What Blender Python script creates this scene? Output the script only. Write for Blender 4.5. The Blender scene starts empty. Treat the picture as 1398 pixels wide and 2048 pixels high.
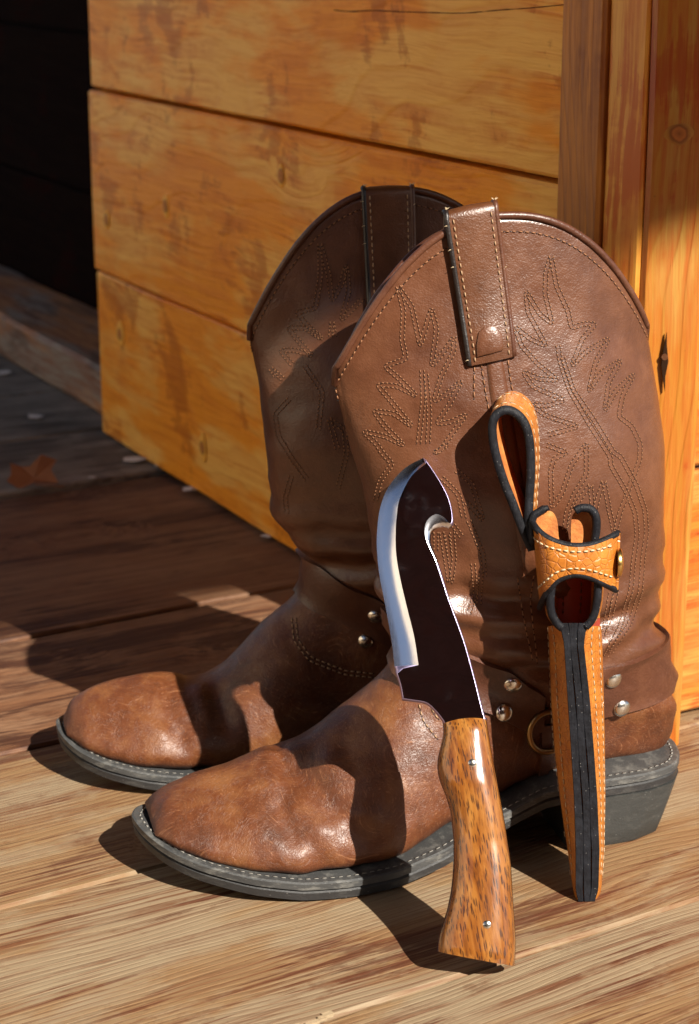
import bpy, bmesh, math, random
import numpy as np
from mathutils import Vector, noise
from mathutils.bvhtree import BVHTree
random.seed(7)
S = bpy.context.scene
COL = S.collection
# ------------------------------------------------------------ camera, sky, sun
PITCH = math.radians(16.7); CAM_H = .475; FPX = 3900.0
cam = bpy.data.cameras.new('camera'); camo = bpy.data.objects.new('camera', cam); COL.objects.link(camo)
camo.location = (0, 0, CAM_H); camo.rotation_euler = (math.pi/2-PITCH, 0, 0)
cam.sensor_fit = 'VERTICAL'; cam.sensor_height = 22.3; cam.lens = FPX/2048*22.3
cam.clip_start = .02; cam.clip_end = 600
cam.dof.use_dof = True; cam.dof.focus_distance = .97; cam.dof.aperture_fstop = 9.0
S.camera = camo
AZ = (.62, -.785); EL = math.radians(38.5)
w = bpy.data.worlds.new('World'); S.world = w; w.use_nodes = True
nt = w.node_tree; nt.nodes.clear()
sk = nt.nodes.new('ShaderNodeTexSky'); sk.sky_type = 'NISHITA'; sk.sun_disc = False
sk.sun_elevation = EL; sk.sun_rotation = math.atan2(AZ[0], AZ[1]) % (2*math.pi); sk.dust_density = 1.5
bg = nt.nodes.new('ShaderNodeBackground'); bg.inputs['Strength'].default_value = .05
wo = nt.nodes.new('ShaderNodeOutputWorld')
nt.links.new(sk.outputs[0], bg.inputs[0]); nt.links.new(bg.outputs[0], wo.inputs[0])
sun = bpy.data.lights.new('sun', 'SUN'); sun.energy = 5.0; sun.angle = math.radians(.5); sun.color = (1, .93, .82)
suno = bpy.data.objects.new('sun', sun); COL.objects.link(suno)
suno.rotation_euler = Vector((-AZ[0]*math.cos(EL), -AZ[1]*math.cos(EL), -math.sin(EL))).to_track_quat('-Z', 'Y').to_euler()
S.view_settings.view_transform = 'Standard'; S.view_settings.look = 'None'
S.view_settings.exposure = 1.0; S.view_settings.gamma = 1; S.view_settings.use_curve_mapping = False
S.render.engine = 'CYCLES'

# ------------------------------------------------------------ helpers
def ray(x, y):
    a = (x-699)/FPX; b = (1024-y)/FPX
    return Vector((a, math.cos(PITCH)+b*math.sin(PITCH), -math.sin(PITCH)+b*math.cos(PITCH)))
CO = Vector((0, 0, CAM_H))
def onplane(x, y, P, n):
    r = ray(x, y); return CO + r*((P-CO).dot(n)/r.dot(n))
def ground(x, y, z=0): return onplane(x, y, Vector((0, 0, z)), Vector((0, 0, 1)))
def lerp(a, b, t): return a+(b-a)*t
def interp(x, xs, ys): return float(np.interp(x, xs, ys))
def cr(keys, n):
    """Catmull-Rom resample of tuples to n rows"""
    K = np.array(keys, float); m = len(K)
    out = []
    for i in range(n):
        t = i/(n-1)*(m-1); j = min(int(t), m-2); u = t-j
        p0 = K[max(j-1, 0)]; p1 = K[j]; p2 = K[j+1]; p3 = K[min(j+2, m-1)]
        out.append(.5*((2*p1)+(-p0+p2)*u+(2*p0-5*p1+4*p2-p3)*u*u+(-p0+3*p1-3*p2+p3)*u**3))
    return out
def tag(o, label=None, cat=None, group=None, kind=None):
    if label: o['label'] = label
    if cat: o['category'] = cat
    if group: o['group'] = group
    if kind: o['kind'] = kind
    return o
def empty(name, loc, rz=0, **k):
    o = bpy.data.objects.new(name, None); COL.objects.link(o); o.location = loc; o.rotation_euler = (0, 0, rz)
    o.empty_display_size = .05
    return tag(o, **k)
def root_loc(p):
    while p.parent: p = p.parent
    return p.location
def mk(name, V, F, m, parent=None, smooth=True, kind=None, sharp=None):
    """V in world coordinates; parents are unrotated"""
    off = root_loc(parent) if parent else Vector((0, 0, 0))
    me = bpy.data.meshes.new(name)
    me.from_pydata([tuple(Vector(v)-off) for v in V], [], F); me.update()
    bm = bmesh.new(); bm.from_mesh(me); bmesh.ops.recalc_face_normals(bm, faces=bm.faces); bm.to_mesh(me); bm.free()
    if smooth:
        for p in me.polygons: p.use_smooth = True
        if sharp: me.set_sharp_from_angle(angle=math.radians(sharp))
    me.materials.append(m)
    o = bpy.data.objects.new(name, me); COL.objects.link(o)
    if parent: o.parent = parent
    if kind: o['kind'] = kind
    return o
class MB:
    def __init__(s): s.V = []; s.F = []
    def add(s, V, F):
        b = len(s.V); s.V += [Vector(v) for v in V]; s.F += [tuple(b+i for i in f) for f in F]
    def grid(s, rows, closed=False, cap0=False, cap1=False):
        n = len(rows[0]); V = [v for r in rows for v in r]; F = []
        for i in range(len(rows)-1):
            for j in range(n if closed else n-1):
                k = (j+1) % n; F.append((i*n+j, i*n+k, (i+1)*n+k, (i+1)*n+j))
        if cap0: F.append(tuple(range(n))[::-1])
        if cap1: F.append(tuple((len(rows)-1)*n+j for j in range(n)))
        s.add(V, F)
    def tube(s, pts, r, n=8, closed=False):
        pts = [Vector(p) for p in pts]; rows = []; m = len(pts); up = None
        for i, p in enumerate(pts):
            a = pts[(i-1) % m] if (closed or i) else p; b = pts[(i+1) % m] if (closed or i < m-1) else p
            t = (b-a).normalized()
            if up is None: up = t.orthogonal().normalized()
            up = (up-t*up.dot(t)).normalized(); sd = t.cross(up)
            rr = r[i] if hasattr(r, '__len__') else r
            rows.append([p+(up*math.cos(q)+sd*math.sin(q))*rr for q in [2*math.pi*k/n for k in range(n)]])
        if closed: rows.append(rows[0]); s.grid(rows, True)
        else: s.grid(rows, True, True, True)
    def box(s, c, ax, ay, az):
        c = Vector(c); V = [c+ax*i+ay*j+az*k for i in (-1, 1) for j in (-1, 1) for k in (-1, 1)]
        s.add(V, [(0, 1, 3, 2), (4, 6, 7, 5), (0, 4, 5, 1), (2, 3, 7, 6), (0, 2, 6, 4), (1, 5, 7, 3)])
    def build(s, name, m, parent=None, **k): return mk(name, s.V, s.F, m, parent, **k)

# ------------------------------------------------------------ material helpers
class N:
    def __init__(s, name):
        s.m = bpy.data.materials.new(name); s.m.use_nodes = True; s.t = s.m.node_tree; s.t.nodes.clear()
        s.out = s.t.nodes.new('ShaderNodeOutputMaterial'); s.p = s.t.nodes.new('ShaderNodeBsdfPrincipled')
        s.t.links.new(s.p.outputs[0], s.out.inputs[0]); s.co = s.t.nodes.new('ShaderNodeTexCoord')
        s.oi = s.t.nodes.new('ShaderNodeObjectInfo')
    def link(s, a, b): s.t.links.new(a, b)
    def setv(s, sock, v):
        if hasattr(v, 'is_output'): s.link(v, sock)
        else: sock.default_value = v
    def vec(s, scale, rnd=False, warp=None):
        mp = s.t.nodes.new('ShaderNodeMapping'); mp.inputs['Scale'].default_value = scale
        src = s.co.outputs['Object']
        if rnd:
            ad = s.t.nodes.new('ShaderNodeVectorMath'); ad.operation = 'MULTIPLY_ADD'
            cb = s.t.nodes.new('ShaderNodeCombineXYZ')
            for i, k in enumerate((7.3, 3.1, 5.7)):
                mm = s.math('MULTIPLY', s.oi.outputs['Random'], k); s.link(mm, cb.inputs[i])
            s.link(src, ad.inputs[0]); ad.inputs[1].default_value = (1, 1, 1); s.link(cb.outputs[0], ad.inputs[2]); src = ad.outputs[0]
        if warp is not None:
            ad = s.t.nodes.new('ShaderNodeVectorMath'); ad.operation = 'ADD'; s.link(src, ad.inputs[0]); s.link(warp, ad.inputs[1]); src = ad.outputs[0]
        s.link(src, mp.inputs[0]); return mp.outputs[0]
    def noise(s, vec, scale, detail=4, rough=.55, dist=0, col=False):
        n = s.t.nodes.new('ShaderNodeTexNoise'); s.link(vec, n.inputs['Vector']); n.inputs['Scale'].default_value = scale
        n.inputs['Detail'].default_value = detail; n.inputs['Roughness'].default_value = rough; n.inputs['Distortion'].default_value = dist
        return n.outputs['Color' if col else 'Fac']
    def voro(s, vec, scale, feat='F1', out='Distance', rand=1):
        n = s.t.nodes.new('ShaderNodeTexVoronoi'); n.feature = feat; s.link(vec, n.inputs['Vector']); n.inputs['Scale'].default_value = scale
        n.inputs['Randomness'].default_value = rand
        return n.outputs[out]
    def ramp(s, f, stops):
        r = s.t.nodes.new('ShaderNodeValToRGB'); s.link(f, r.inputs[0]); e = r.color_ramp.elements
        while len(e) < len(stops): e.new(.5)
        for i, (p, c) in enumerate(stops):
            e[i].position = p; e[i].color = (c, c, c, 1) if not hasattr(c, '__len__') else (*c, 1)
        return r.outputs[0]
    def mix(s, f, a, b, mode='MIX'):
        n = s.t.nodes.new('ShaderNodeMix'); n.data_type = 'RGBA'; n.blend_type = mode
        s.setv(n.inputs[0], f)
        for sock, v in ((n.inputs[6], a), (n.inputs[7], b)):
            if hasattr(v, 'is_output'): s.link(v, sock)
            else: sock.default_value = (*v, 1) if hasattr(v, '__len__') else (v, v, v, 1)
        return n.outputs[2]
    def math(s, op, a, b=0.0, c=None):
        n = s.t.nodes.new('ShaderNodeMath'); n.operation = op; s.setv(n.inputs[0], a); s.setv(n.inputs[1], b)
        if c is not None: s.setv(n.inputs[2], c)
        return n.outputs[0]
    def bump(s, h, strength, dist, prev=None):
        b = s.t.nodes.new('ShaderNodeBump'); b.inputs['Strength'].default_value = strength; b.inputs['Distance'].default_value = dist
        s.link(h, b.inputs['Height'])
        if prev is not None: s.link(prev, b.inputs['Normal'])
        return b.outputs[0]
    def fin(s, col, rough=.5, normal=None, **k):
        s.setv(s.p.inputs['Base Color'], col if hasattr(col, 'is_output') else (*col, 1)); s.setv(s.p.inputs['Roughness'], rough)
        if normal is not None: s.link(normal, s.p.inputs['Normal'])
        for a, b in k.items(): s.setv(s.p.inputs[a.replace('_', ' ')], b)
        return s.m

def leather(name, dark, mid, light, rough=.42, scuff=.4, pebble=.25, coat=.12, wr=0):
    dark, mid, light = [tuple(q*.61 for q in c_) for c_ in (dark, mid, light)]
    n = N(name); v = n.vec((1, 1, 1))
    a = n.noise(v, 26, 6, .6); b = n.noise(v, 110, 5, .65)
    c = n.ramp(n.math('ADD', n.math('MULTIPLY', a, .7), n.math('MULTIPLY', b, .3)), [(.36, dark), (.5, mid), (.66, light)])
    sv = n.vec((12, 120, 60), warp=n.noise(v, 8, 2, col=True))
    sc = n.ramp(n.noise(sv, 2.2, 5, .7), [(.56, 0), (.68, 1)])
    c = n.mix(n.math('MULTIPLY', sc, scuff), c, tuple(min(1, x*1.5+.03) for x in light))
    sp = n.ramp(n.voro(v, 240), [(.03, 1), (.07, 0)])
    c = n.mix(n.math('MULTIPLY', sp, .10), c, (.5, .35, .22))
    peb = n.voro(v, 1150); fine = n.noise(v, 380, 3, .6)
    hh = n.math('ADD', n.math('MULTIPLY', peb, pebble*.0004), n.math('ADD', n.math('MULTIPLY', fine, .00022), n.math('MULTIPLY', a, .0006)))
    if wr:
        wv_ = n.vec((55, 38, 38), warp=n.noise(v, 14, 3, col=True)); wn_ = n.math('ABSOLUTE', n.math('SUBTRACT', n.noise(wv_, 1.0, 4, .6, .5), .5))
        wk = n.ramp(wn_, [(0, 1), (.035, 0)]); hh = n.math('SUBTRACT', hh, n.math('MULTIPLY', wk, .00022*wr))
        c = n.mix(n.math('MULTIPLY', wk, .35*wr), c, tuple(min(1, x*1.3+.02) for x in light))
    h = n.bump(hh, 1.0, 1.0)
    r = n.math('ADD', n.math('MULTIPLY', b, .25), rough-.12)
    return n.fin(c, r, h, Coat_Weight=coat, Coat_Roughness=.3, Specular_IOR_Level=.5)
M = {}
M['vamp'] = leather('vamp_leather', (.10, .028, .010), (.18, .052, .016), (.30, .115, .035), .44, .6, .22, .05, wr=.3)
M['shaft'] = leather('shaft_leather', (.115, .038, .017), (.165, .058, .025), (.225, .085, .038), .36, .12, .22, .22)
M['strap'] = leather('strap_leather', (.09, .028, .014), (.135, .045, .022), (.20, .075, .035), .40, .25, .2, .15)
M['pull'] = leather('pull_leather', (.10, .033, .012), (.16, .055, .020), (.22, .08, .03), .38, .1, .25, .2)
M['edge'] = leather('dark_edge', (.012, .008, .008), (.02, .013, .012), (.04, .025, .02), .45, .2, .2)
M['lining'] = leather('lining', (.14, .07, .035), (.20, .11, .06), (.26, .15, .08), .7, 0, .2, 0)
def thread(name, c, c2):
    n = N(name); v = n.vec((1, 1, 1)); return n.fin(n.mix(n.noise(v, 300, 2), c, c2), .7)
M['thread'] = thread('brown_thread', (.17, .065, .026), (.36, .17, .08))
M['thread_pale'] = thread('pale_thread', (.30, .17, .09), (.44, .29, .17))
M['thread_white'] = thread('white_thread', (.50, .36, .20), (.66, .54, .36))
M['thread_grey'] = thread('grey_thread', (.16, .15, .13), (.35, .33, .30))
_n = N('needle_hole'); M['hole'] = _n.fin((.010, .004, .002), .8)
def rubber(name, d, l, dust):
    n = N(name); v = n.vec((1, 1, 1)); a = n.noise(v, 40, 6, .7); b = n.noise(n.vec((1, 1, 3)), 90, 5, .7)
    c = n.mix(n.ramp(a, [(.35, 0), (.7, 1)]), d, l); c = n.mix(n.ramp(b, [(.5, 0), (.75, dust)]), c, (.30, .29, .26))
    sp = n.ramp(n.voro(v, 300), [(.05, 1), (.1, 0)]); c = n.mix(n.math('MULTIPLY', sp, .25), c, (.5, .48, .44))
    return n.fin(c, n.math('ADD', n.math('MULTIPLY', a, .3), .4), n.bump(n.noise(v, 700, 4, .7), .5, .0005))
M['rubber'] = rubber('black_rubber', (.018, .018, .019), (.026, .026, .027), .15)
M['welt'] = rubber('dusty_welt', (.038, .039, .040), (.060, .061, .060), .5)
M['heel'] = rubber('heel_rubber', (.030, .032, .031), (.036, .038, .037), .10)
def metal(name, c, r, aniso=0, br=False):
    n = N(name); v = n.vec((1, 1, 1)); a = n.noise(v, 120, 5, .7)
    nb = n.bump(n.noise(n.vec((900, 30, 60)), 1, 3, .6), .06 if br else .02, .0002)
    sp = n.ramp(n.voro(v, 330), [(.05, 1), (.09, 0)]); col = n.mix(n.math('MULTIPLY', sp, .25), c, (.12, .10, .10))
    return n.fin(col, n.math('ADD', n.math('MULTIPLY', a, .12), r), nb, Metallic=1.0)
_n = N('polished_steel'); _v = _n.vec((1, 1, 1)); _sp = _n.ramp(_n.voro(_v, 380), [(.02, 1), (.05, 0)]); _sm = _n.ramp(_n.noise(_v, 70, 6, .7), [(.55, 0), (.75, 1)])
M['steel'] = _n.fin(_n.mix(_n.math('MULTIPLY', _sp, .6), (.74, .70, .80), (.9, .85, .8)), _n.math('ADD', _n.math('MULTIPLY', _sp, .15), _n.math('ADD', _n.math('MULTIPLY', _sm, .08), .035)), _n.bump(_n.math('ADD', _n.math('MULTIPLY', _n.noise(_v, 11, 2, .5), .0030), _n.math('MULTIPLY', _n.noise(_v, 60, 2, .5), .00006)), 1.0, 1.0), Metallic=1.0)
M['bevel'] = metal('ground_steel', (.80, .80, .86), .13, br=True)
M['spine'] = metal('satin_spine', (.50, .42, .66), .34)
M['nickel'] = metal('nickel_rivet', (.70, .66, .60), .16)
M['brass'] = metal('brass', (.72, .45, .15), .2)
M['oldbrass'] = metal('old_brass', (.34, .20, .08), .3)  # brass darkened in colour to put the harness rings in shade
M['iron'] = metal('rusty_iron', (.05, .025, .015), .7)

def wood(name, base, streak, blotch, sx=1.0, rough=.45, grain=60, streak_amt=.7, blotch_amt=.6, pale=None, fine=.5, coat=0, knots=True, wavy=.02, blotch_stretch=(3, 3, 3), cracks=0.0, thr=.5, bthr=.52, gmix=.28, dim=1.0, ring=.006, ring_amt=.4, gx=1.0):
    base, streak, blotch = [tuple(q*dim for q in c_) for c_ in (base, streak, blotch)]; pale = tuple(q*dim for q in pale) if pale else None

    n = N(name); v = n.vec((1, 1, 1), rnd=True)
    wc = n.noise(v, 3.2, 3, .5, col=True)
    wm = n.t.nodes.new('ShaderNodeVectorMath'); wm.operation = 'MULTIPLY'; n.link(wc, wm.inputs[0]); wm.inputs[1].default_value = (wavy, wavy, wavy)
    kv = n.vec((3.4, 6.5, 6.5), rnd=True)
    kd = n.voro(kv, 1.0, rand=1)
    kn = n.ramp(kd, [(0, 1), (.30, 0)])
    if knots:
        wk = n.t.nodes.new('ShaderNodeVectorMath'); wk.operation = 'MULTIPLY_ADD'
        cb = n.t.nodes.new('ShaderNodeCombineXYZ'); n.link(kn, cb.inputs[1]); n.link(kn, cb.inputs[2])
        n.link(cb.outputs[0], wk.inputs[0]); wk.inputs[1].default_value = (.05, .05, .05); n.link(wm.outputs[0], wk.inputs[2]); wv = wk.outputs[0]
    else: wv = wm.outputs[0]
    g1 = n.noise(n.vec((5*sx*gx, grain, grain), True, wv), 1.0, 4, .6)
    g2 = n.noise(n.vec((9*sx*gx, grain*3.2, grain*3.2), True, wv), 1.0, 4, .65)
    g3 = n.noise(n.vec((22*sx*gx, grain*9, grain*9), True, wv), 1.0, 2, .7)
    bl = n.noise(n.vec(blotch_stretch, True, wm.outputs[0]), 2.2, 6, .66, .4)
    c = base
    if pale is not None: c = n.mix(n.ramp(n.noise(n.vec((2.5, 9, 9), True), 2.0, 4, .6), [(.45, 0), (.55, 1)]), base, pale)
    st = n.ramp(n.math('ADD', n.math('MULTIPLY', g1, .55), n.math('MULTIPLY', g2, .45)), [(thr-.02, 0), (thr+.05, 1)])
    rw = n.vec((1, 1, 1), True, wv); sx_ = n.t.nodes.new('ShaderNodeSeparateXYZ'); n.link(rw, sx_.inputs[0])
    yy = n.math('ADD', sx_.outputs[1], n.math('MULTIPLY', sx_.outputs[2], .35))
    lowd = n.noise(n.vec((2.2, 7, 7), True, wv), 1.0, 2, .5)
    yy = n.math('ADD', yy, n.math('MULTIPLY', lowd, .10)); yy = n.math('ADD', yy, n.math('MULTIPLY', g2, .0016))
    rg = n.math('FRACT', n.math('DIVIDE', yy, ring))
    rgm = n.ramp(rg, [(0, 0), (.55, .25), (.88, 1), (1, 0)])
    msk = n.ramp(bl, [(.40, .12), (.56, 1)])
    c = n.mix(n.math('MULTIPLY', n.math('MULTIPLY', st, msk), streak_amt), c, streak)
    c = n.mix(n.math('MULTIPLY', n.ramp(g2, [(.51, 0), (.57, 1)]), fine), c, streak)
    c = n.mix(n.math('MULTIPLY', n.ramp(g3, [(.49, 0), (.58, 1)]), fine*.9), c, streak)
    lm = n.ramp(n.noise(n.vec((1.8, 12, 12), True), 2.0, 3, .5), [(.38, .25), (.62, 1)])
    c = n.mix(n.math('MULTIPLY', n.math('MULTIPLY', rgm, lm), ring_amt), c, streak)
    if name.endswith('deck'):
        wn1 = n.noise(n.vec((7, 16, 16), True), 2.2, 7, .7); c = n.mix(n.math('MULTIPLY', n.ramp(wn1, [(.50, 0), (.62, 1)]), .55), c, pale)
        wn2 = n.noise(n.vec((9, 14, 14), True), 3.1, 7, .72); c = n.mix(n.math('MULTIPLY', n.ramp(wn2, [(.58, 0), (.66, 1)]), .45), c, tuple(q*.8 for q in streak))
        grit = n.ramp(n.voro(v, 190), [(.03, 1), (.07, 0)]); c = n.mix(n.math('MULTIPLY', grit, .35), c, tuple(q*.35 for q in base))
    bb_ = n.math('ADD', n.math('MULTIPLY', bl, 1-gmix), n.math('MULTIPLY', g2, gmix))
    c = n.mix(n.math('MULTIPLY', n.ramp(bb_, [(bthr, 0), (bthr+.03, .75), (bthr+.12, 1)]), blotch_amt), c, blotch)
    if knots:
        rings = n.ramp(kd, [(0, 1), (.05, .9), (.075, .2), (.10, .6), (.14, 0)])
        c = n.mix(n.math('MULTIPLY', rings, .75), c, blotch)
    if cracks:
        ck = n.ramp(n.noise(n.vec((1.3*sx, grain*2.2, grain*2.2), True, wv), 1.0, 2, .5), [(.70, 0), (.73, 1)])
        c = n.mix(n.math('MULTIPLY', ck, cracks), c, (.03, .012, .006))
    sp = n.ramp(n.voro(v, 70), [(.03, 1), (.05, 0)]); c = n.mix(n.math('MULTIPLY', sp, .3), c, (.05, .02, .01))
    h = n.bump(n.math('ADD', n.math('MULTIPLY', rgm, -.00022), n.math('MULTIPLY', g2, .0005)), 1.0, 1.0)
    r = n.math('ADD', n.math('MULTIPLY', g2, .25), rough-.1)
    return n.fin(c, r, h, Coat_Weight=coat, Coat_Roughness=.25, Specular_IOR_Level={'dark_boards': .02, 'varnished_pine': .22}.get(name, .4))
M['deck'] = wood('weathered_deck', (.37, .225, .105), (.180, .055, .017), (.115, .030, .011), rough=.62, grain=120, streak_amt=.85, blotch_amt=.85, pale=(.41, .305, .185), fine=.22, cracks=.6, knots=True, blotch_stretch=(2.4, 11, 11), bthr=.545, gmix=.3, thr=.52, gx=.5, ring=.0042, ring_amt=.55, dim=.66)
M['deck_dark'] = wood('stained_deck', (.30, .140, .066), (.12, .042, .017), (.06, .018, .008), rough=.6, grain=90, streak_amt=.8, blotch_amt=.85, pale=(.36, .20, .11), fine=.35, cracks=.6, blotch_stretch=(2, 9, 9), dim=.66, gx=.6, ring=.006, ring_amt=.5)  # darker stain that also carries the back planks' shade in its colour
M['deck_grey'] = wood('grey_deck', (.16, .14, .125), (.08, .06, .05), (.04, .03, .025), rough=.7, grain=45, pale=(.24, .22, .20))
M['wall'] = wood('varnished_pine', (.94, .34, .022), (.66, .16, .007), (.42, .095, .004), rough=.36, grain=80, streak_amt=.5, blotch_amt=.6, pale=(.97, .52, .11), fine=.16, coat=.0, wavy=.05, blotch_stretch=(5.0, 5.0, 5.0), bthr=.555, gmix=.10, ring=.013, ring_amt=.28)
M['trim'] = wood('trim_pine', (.60, .22, .030), (.26, .070, .010), (.25, .06, .010), rough=.4, grain=60, streak_amt=.8, blotch_amt=.4, fine=.2, coat=.2, ring=.011, ring_amt=.75)
M['post'] = wood('orange_post', (.84, .36, .05), (.62, .15, .014), (.58, .12, .012), rough=.35, grain=70, streak_amt=.95, blotch_amt=.8, pale=(.85, .42, .07), fine=.3, coat=.2, cracks=.3, dim=.9)
M['pale'] = wood('pale_pine', (.54, .21, .026), (.48, .085, .008), (.40, .05, .005), rough=.35, grain=60, streak_amt=.95, blotch_amt=.75, pale=(.56, .30, .065), fine=.3, coat=.2, thr=.50, dim=.78, ring=.0075, ring_amt=.7)
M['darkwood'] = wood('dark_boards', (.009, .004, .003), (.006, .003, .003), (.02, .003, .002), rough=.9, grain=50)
M['sill'] = wood('weathered_sill', (.42, .19, .07), (.20, .06, .02), (.06, .04, .03), rough=.6, grain=40, pale=(.28, .24, .20), blotch_stretch=(3, 8, 8))
M['shedwood'] = wood('shed_boards', (.085, .034, .030), (.03, .012, .012), (.09, .022, .018), rough=.9, grain=50)
_c = N('cream_paint'); M['cream'] = _c.fin(_c.mix(_c.noise(_c.vec((1, 1, 1)), 4, 4), (.86, .76, .60), (.80, .68, .52)), .8)

def board(name, c, sx, sy, sz, rz, m, parent, tilt=0, bev=.002, seed=0, wob=.0):
    """a plank: centre c (world), size, own X along the grain, rough irregular edges"""
    bm = bmesh.new(); nx = max(4, int(sx/.04))
    rr = random.Random(seed)
    prof = [(-1, -1), (1, -1), (1, 1), (-1, 1)]
    rows = []
    b = bev
    sec = [(-sy/2, -sz/2+b), (-sy/2+b, -sz/2), (sy/2-b, -sz/2), (sy/2, -sz/2+b), (sy/2, sz/2-b), (sy/2-b, sz/2), (-sy/2+b, sz/2), (-sy/2, sz/2-b)]
    for i in range(nx+1):
        x = -sx/2+sx*i/nx
        o1 = noise.noise((x*9, seed*3.1, 0))*wob; o2 = noise.noise((x*9, seed*3.1, 5))*wob
        rows.append([bm.verts.new((x, y+(o1 if y < 0 else o2), z+(noise.noise((x*6, seed, 9))*wob*.5))) for y, z in sec])
    for i in range(nx):
        for j in range(8):
            k = (j+1) % 8; bm.faces.new((rows[i][j], rows[i][k], rows[i+1][k], rows[i+1][j]))
    bm.faces.new(rows[0][::-1]); bm.faces.new(rows[-1])
    bmesh.ops.recalc_face_normals(bm, faces=bm.faces)
    me = bpy.data.meshes.new(name); bm.to_mesh(me); bm.free(); me.materials.append(m)
    o = bpy.data.objects.new(name, me); COL.objects.link(o)
    if parent: o.parent = parent; c = Vector(c)-root_loc(parent)
    o.location = c
    if tilt: o.rotation_euler = (0, tilt, rz)     # rotate own X upwards
    else: o.rotation_euler = (0, 0, rz)
    return o

# ------------------------------------------------------------ the setting
gm = N('dry_ground'); gv = gm.vec((1, 1, 1))
GM = gm.fin(gm.mix(gm.noise(gv, .6, 6), (.30, .24, .16), (.40, .32, .22)), .9)
tag(mk('ground', [(-250, -250, -.45), (250, -250, -.45), (250, 250, -.45), (-250, 250, -.45)], [(0, 1, 2, 3)], GM, smooth=False), kind='structure')

floor = empty('floor', (0, 0, 0), kind='structure')
ddir = Vector((.855, .518, 0)); dn = Vector((-.518, .855, 0)); dang = math.atan2(ddir.y, ddir.x)
seams = [-1.25, -1.07, -.895, -.72, -.545, -.37, -.195, -.02, .155, .33, .502, .675, .850, 1.030, 1.212, 1.386, 1.556, 1.728, 1.905, 2.08, 2.26, 2.44, 2.62, 2.8, 2.98, 3.15]
gaps = {1.212: .009, 1.386: .003, 1.556: .007, 1.728: .007, 1.030: .004, .850: .0016, .675: .0014}
for i in range(len(seams)-1):
    a, b = seams[i], seams[i+1]
    ga = gaps.get(a, .003)/2; gb = gaps.get(b, .003)/2
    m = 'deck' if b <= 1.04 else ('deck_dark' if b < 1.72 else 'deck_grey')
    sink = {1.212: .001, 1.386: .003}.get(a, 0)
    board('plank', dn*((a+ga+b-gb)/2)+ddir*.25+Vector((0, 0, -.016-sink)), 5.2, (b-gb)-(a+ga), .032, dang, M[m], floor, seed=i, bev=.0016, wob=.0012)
# debris caught in the tight joints
jf = N('joint_fill'); jv = jf.vec((1, 1, 1))
JF = jf.fin(jf.mix(jf.noise(jv, 90, 5, .7), (.26, .17, .09), (.42, .33, .21)), .8, jf.bump(jf.noise(jv, 400, 4), .6, .001))
mb = MB()
for s_, x0, x1 in ((.675, .10, .40), (.850, -.16, -.09)):
    rr = random.Random(3)
    x = x0
    while x < x1:
        p = dn*(s_+rr.gauss(0, .0012))+ddir*x
        mb.box(p+Vector((0, 0, .0002)), ddir*rr.uniform(.0015, .005), dn*rr.uniform(.0006, .0018), Vector((0, 0, rr.uniform(.0003, .0009))))
        x += rr.uniform(.0015, .005)
mb.build('joint_debris', JF, floor, smooth=False, kind='stuff')

# cabin wall: planks laid level, in the shade
wd = Vector((-.463, .886, 0)).normalized(); wn = Vector((-wd.y, wd.x, 0))    # outward (towards camera-left)
W0 = Vector((.133, 1.13, 0)); wang = math.atan2(wd.y, wd.x)
def flat2(p): return Vector((p.x, p.y, 0))
W0 = flat2(onplane(1133, 230, W0, wn)); WL = (flat2(onplane(189, 430, W0, wn))-W0).length
cw = empty('cabin_wall', W0, label='varnished honey pine cabin wall of wide level boards behind the boots', cat='wall')
zs = [.002, .162, .3335, .505, .68, .855, 1.03, 1.2, 1.38, 1.55, 1.72, 1.9, 2.08, 2.26]
for i in range(len(zs)-1):
    g = {1: .0035, 0: .0015}.get(i, .003)
    zc = (zs[i]+zs[i+1]-g)/2
    ox = [0, .004, -.004, .002][i % 4]
    o = board('plank', W0+wd*((WL+.0)/2-.02+ox/2)-wn*.02+Vector((0, 0, zc)), WL+.04+ox, .04, zs[i+1]-zs[i]-g, wang, M['wall'], cw, seed=40+i, bev=.0022 if i else .0015, wob=.0012)
# backing that closes the joints
board('backing_board', W0+wd*(WL/2)-wn*.052+Vector((0, 0, 1.14)), WL-.01, .02, 2.26, wang, M['darkwood'], cw)
# the dark recess past the wall's end with its sill beam
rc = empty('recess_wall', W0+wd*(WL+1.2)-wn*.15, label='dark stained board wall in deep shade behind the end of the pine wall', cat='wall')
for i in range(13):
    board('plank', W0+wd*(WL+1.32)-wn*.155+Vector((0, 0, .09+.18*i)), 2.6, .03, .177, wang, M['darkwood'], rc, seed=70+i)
sb = board('sill_beam', W0+wd*(WL+.99)-wn*.080+Vector((0, 0, .025)), 1.98, .11, .050, wang, M['sill'], None, seed=5, bev=.004, wob=.004)
tag(sb, 'low weathered sill beam on the floor left of the pine wall', 'beam')

# corner boards and post at the near end of the wall
cp = empty('corner_post', W0-wd*.03, label='upright corner trim boards and orange post at the near end of the pine wall', cat='post')
def vboard(name, c, width, depth, h, rz, m, par, seed=0, bev=.002, z0=.001, **k):
    """vertical board: own X (grain) points up, own Y across (width)"""
    o = board(name, Vector((c[0], c[1], z0+h/2)), h, width, depth, 0, m, par, seed=seed, bev=bev, **k)
    # local X->up, local Y->direction rz, local Z-> normal
    from mathutils import Matrix
    d = Vector((math.cos(rz), math.sin(rz), 0)); u = Vector((0, 0, 1)); n_ = u.cross(d)
    o.rotation_euler = Matrix((u, d, n_)).transposed().to_euler()
    return o
Q1 = flat2(onplane(1207, 250, W0+wn*.004, wn)); aw = (Q1-W0).length
a_ = (W0+Q1)/2+wn*.002-wn*.021
vboard('trim_board', a_, aw-.001, .046, 2.25, wang, M['trim'], cp, 11)
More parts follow.
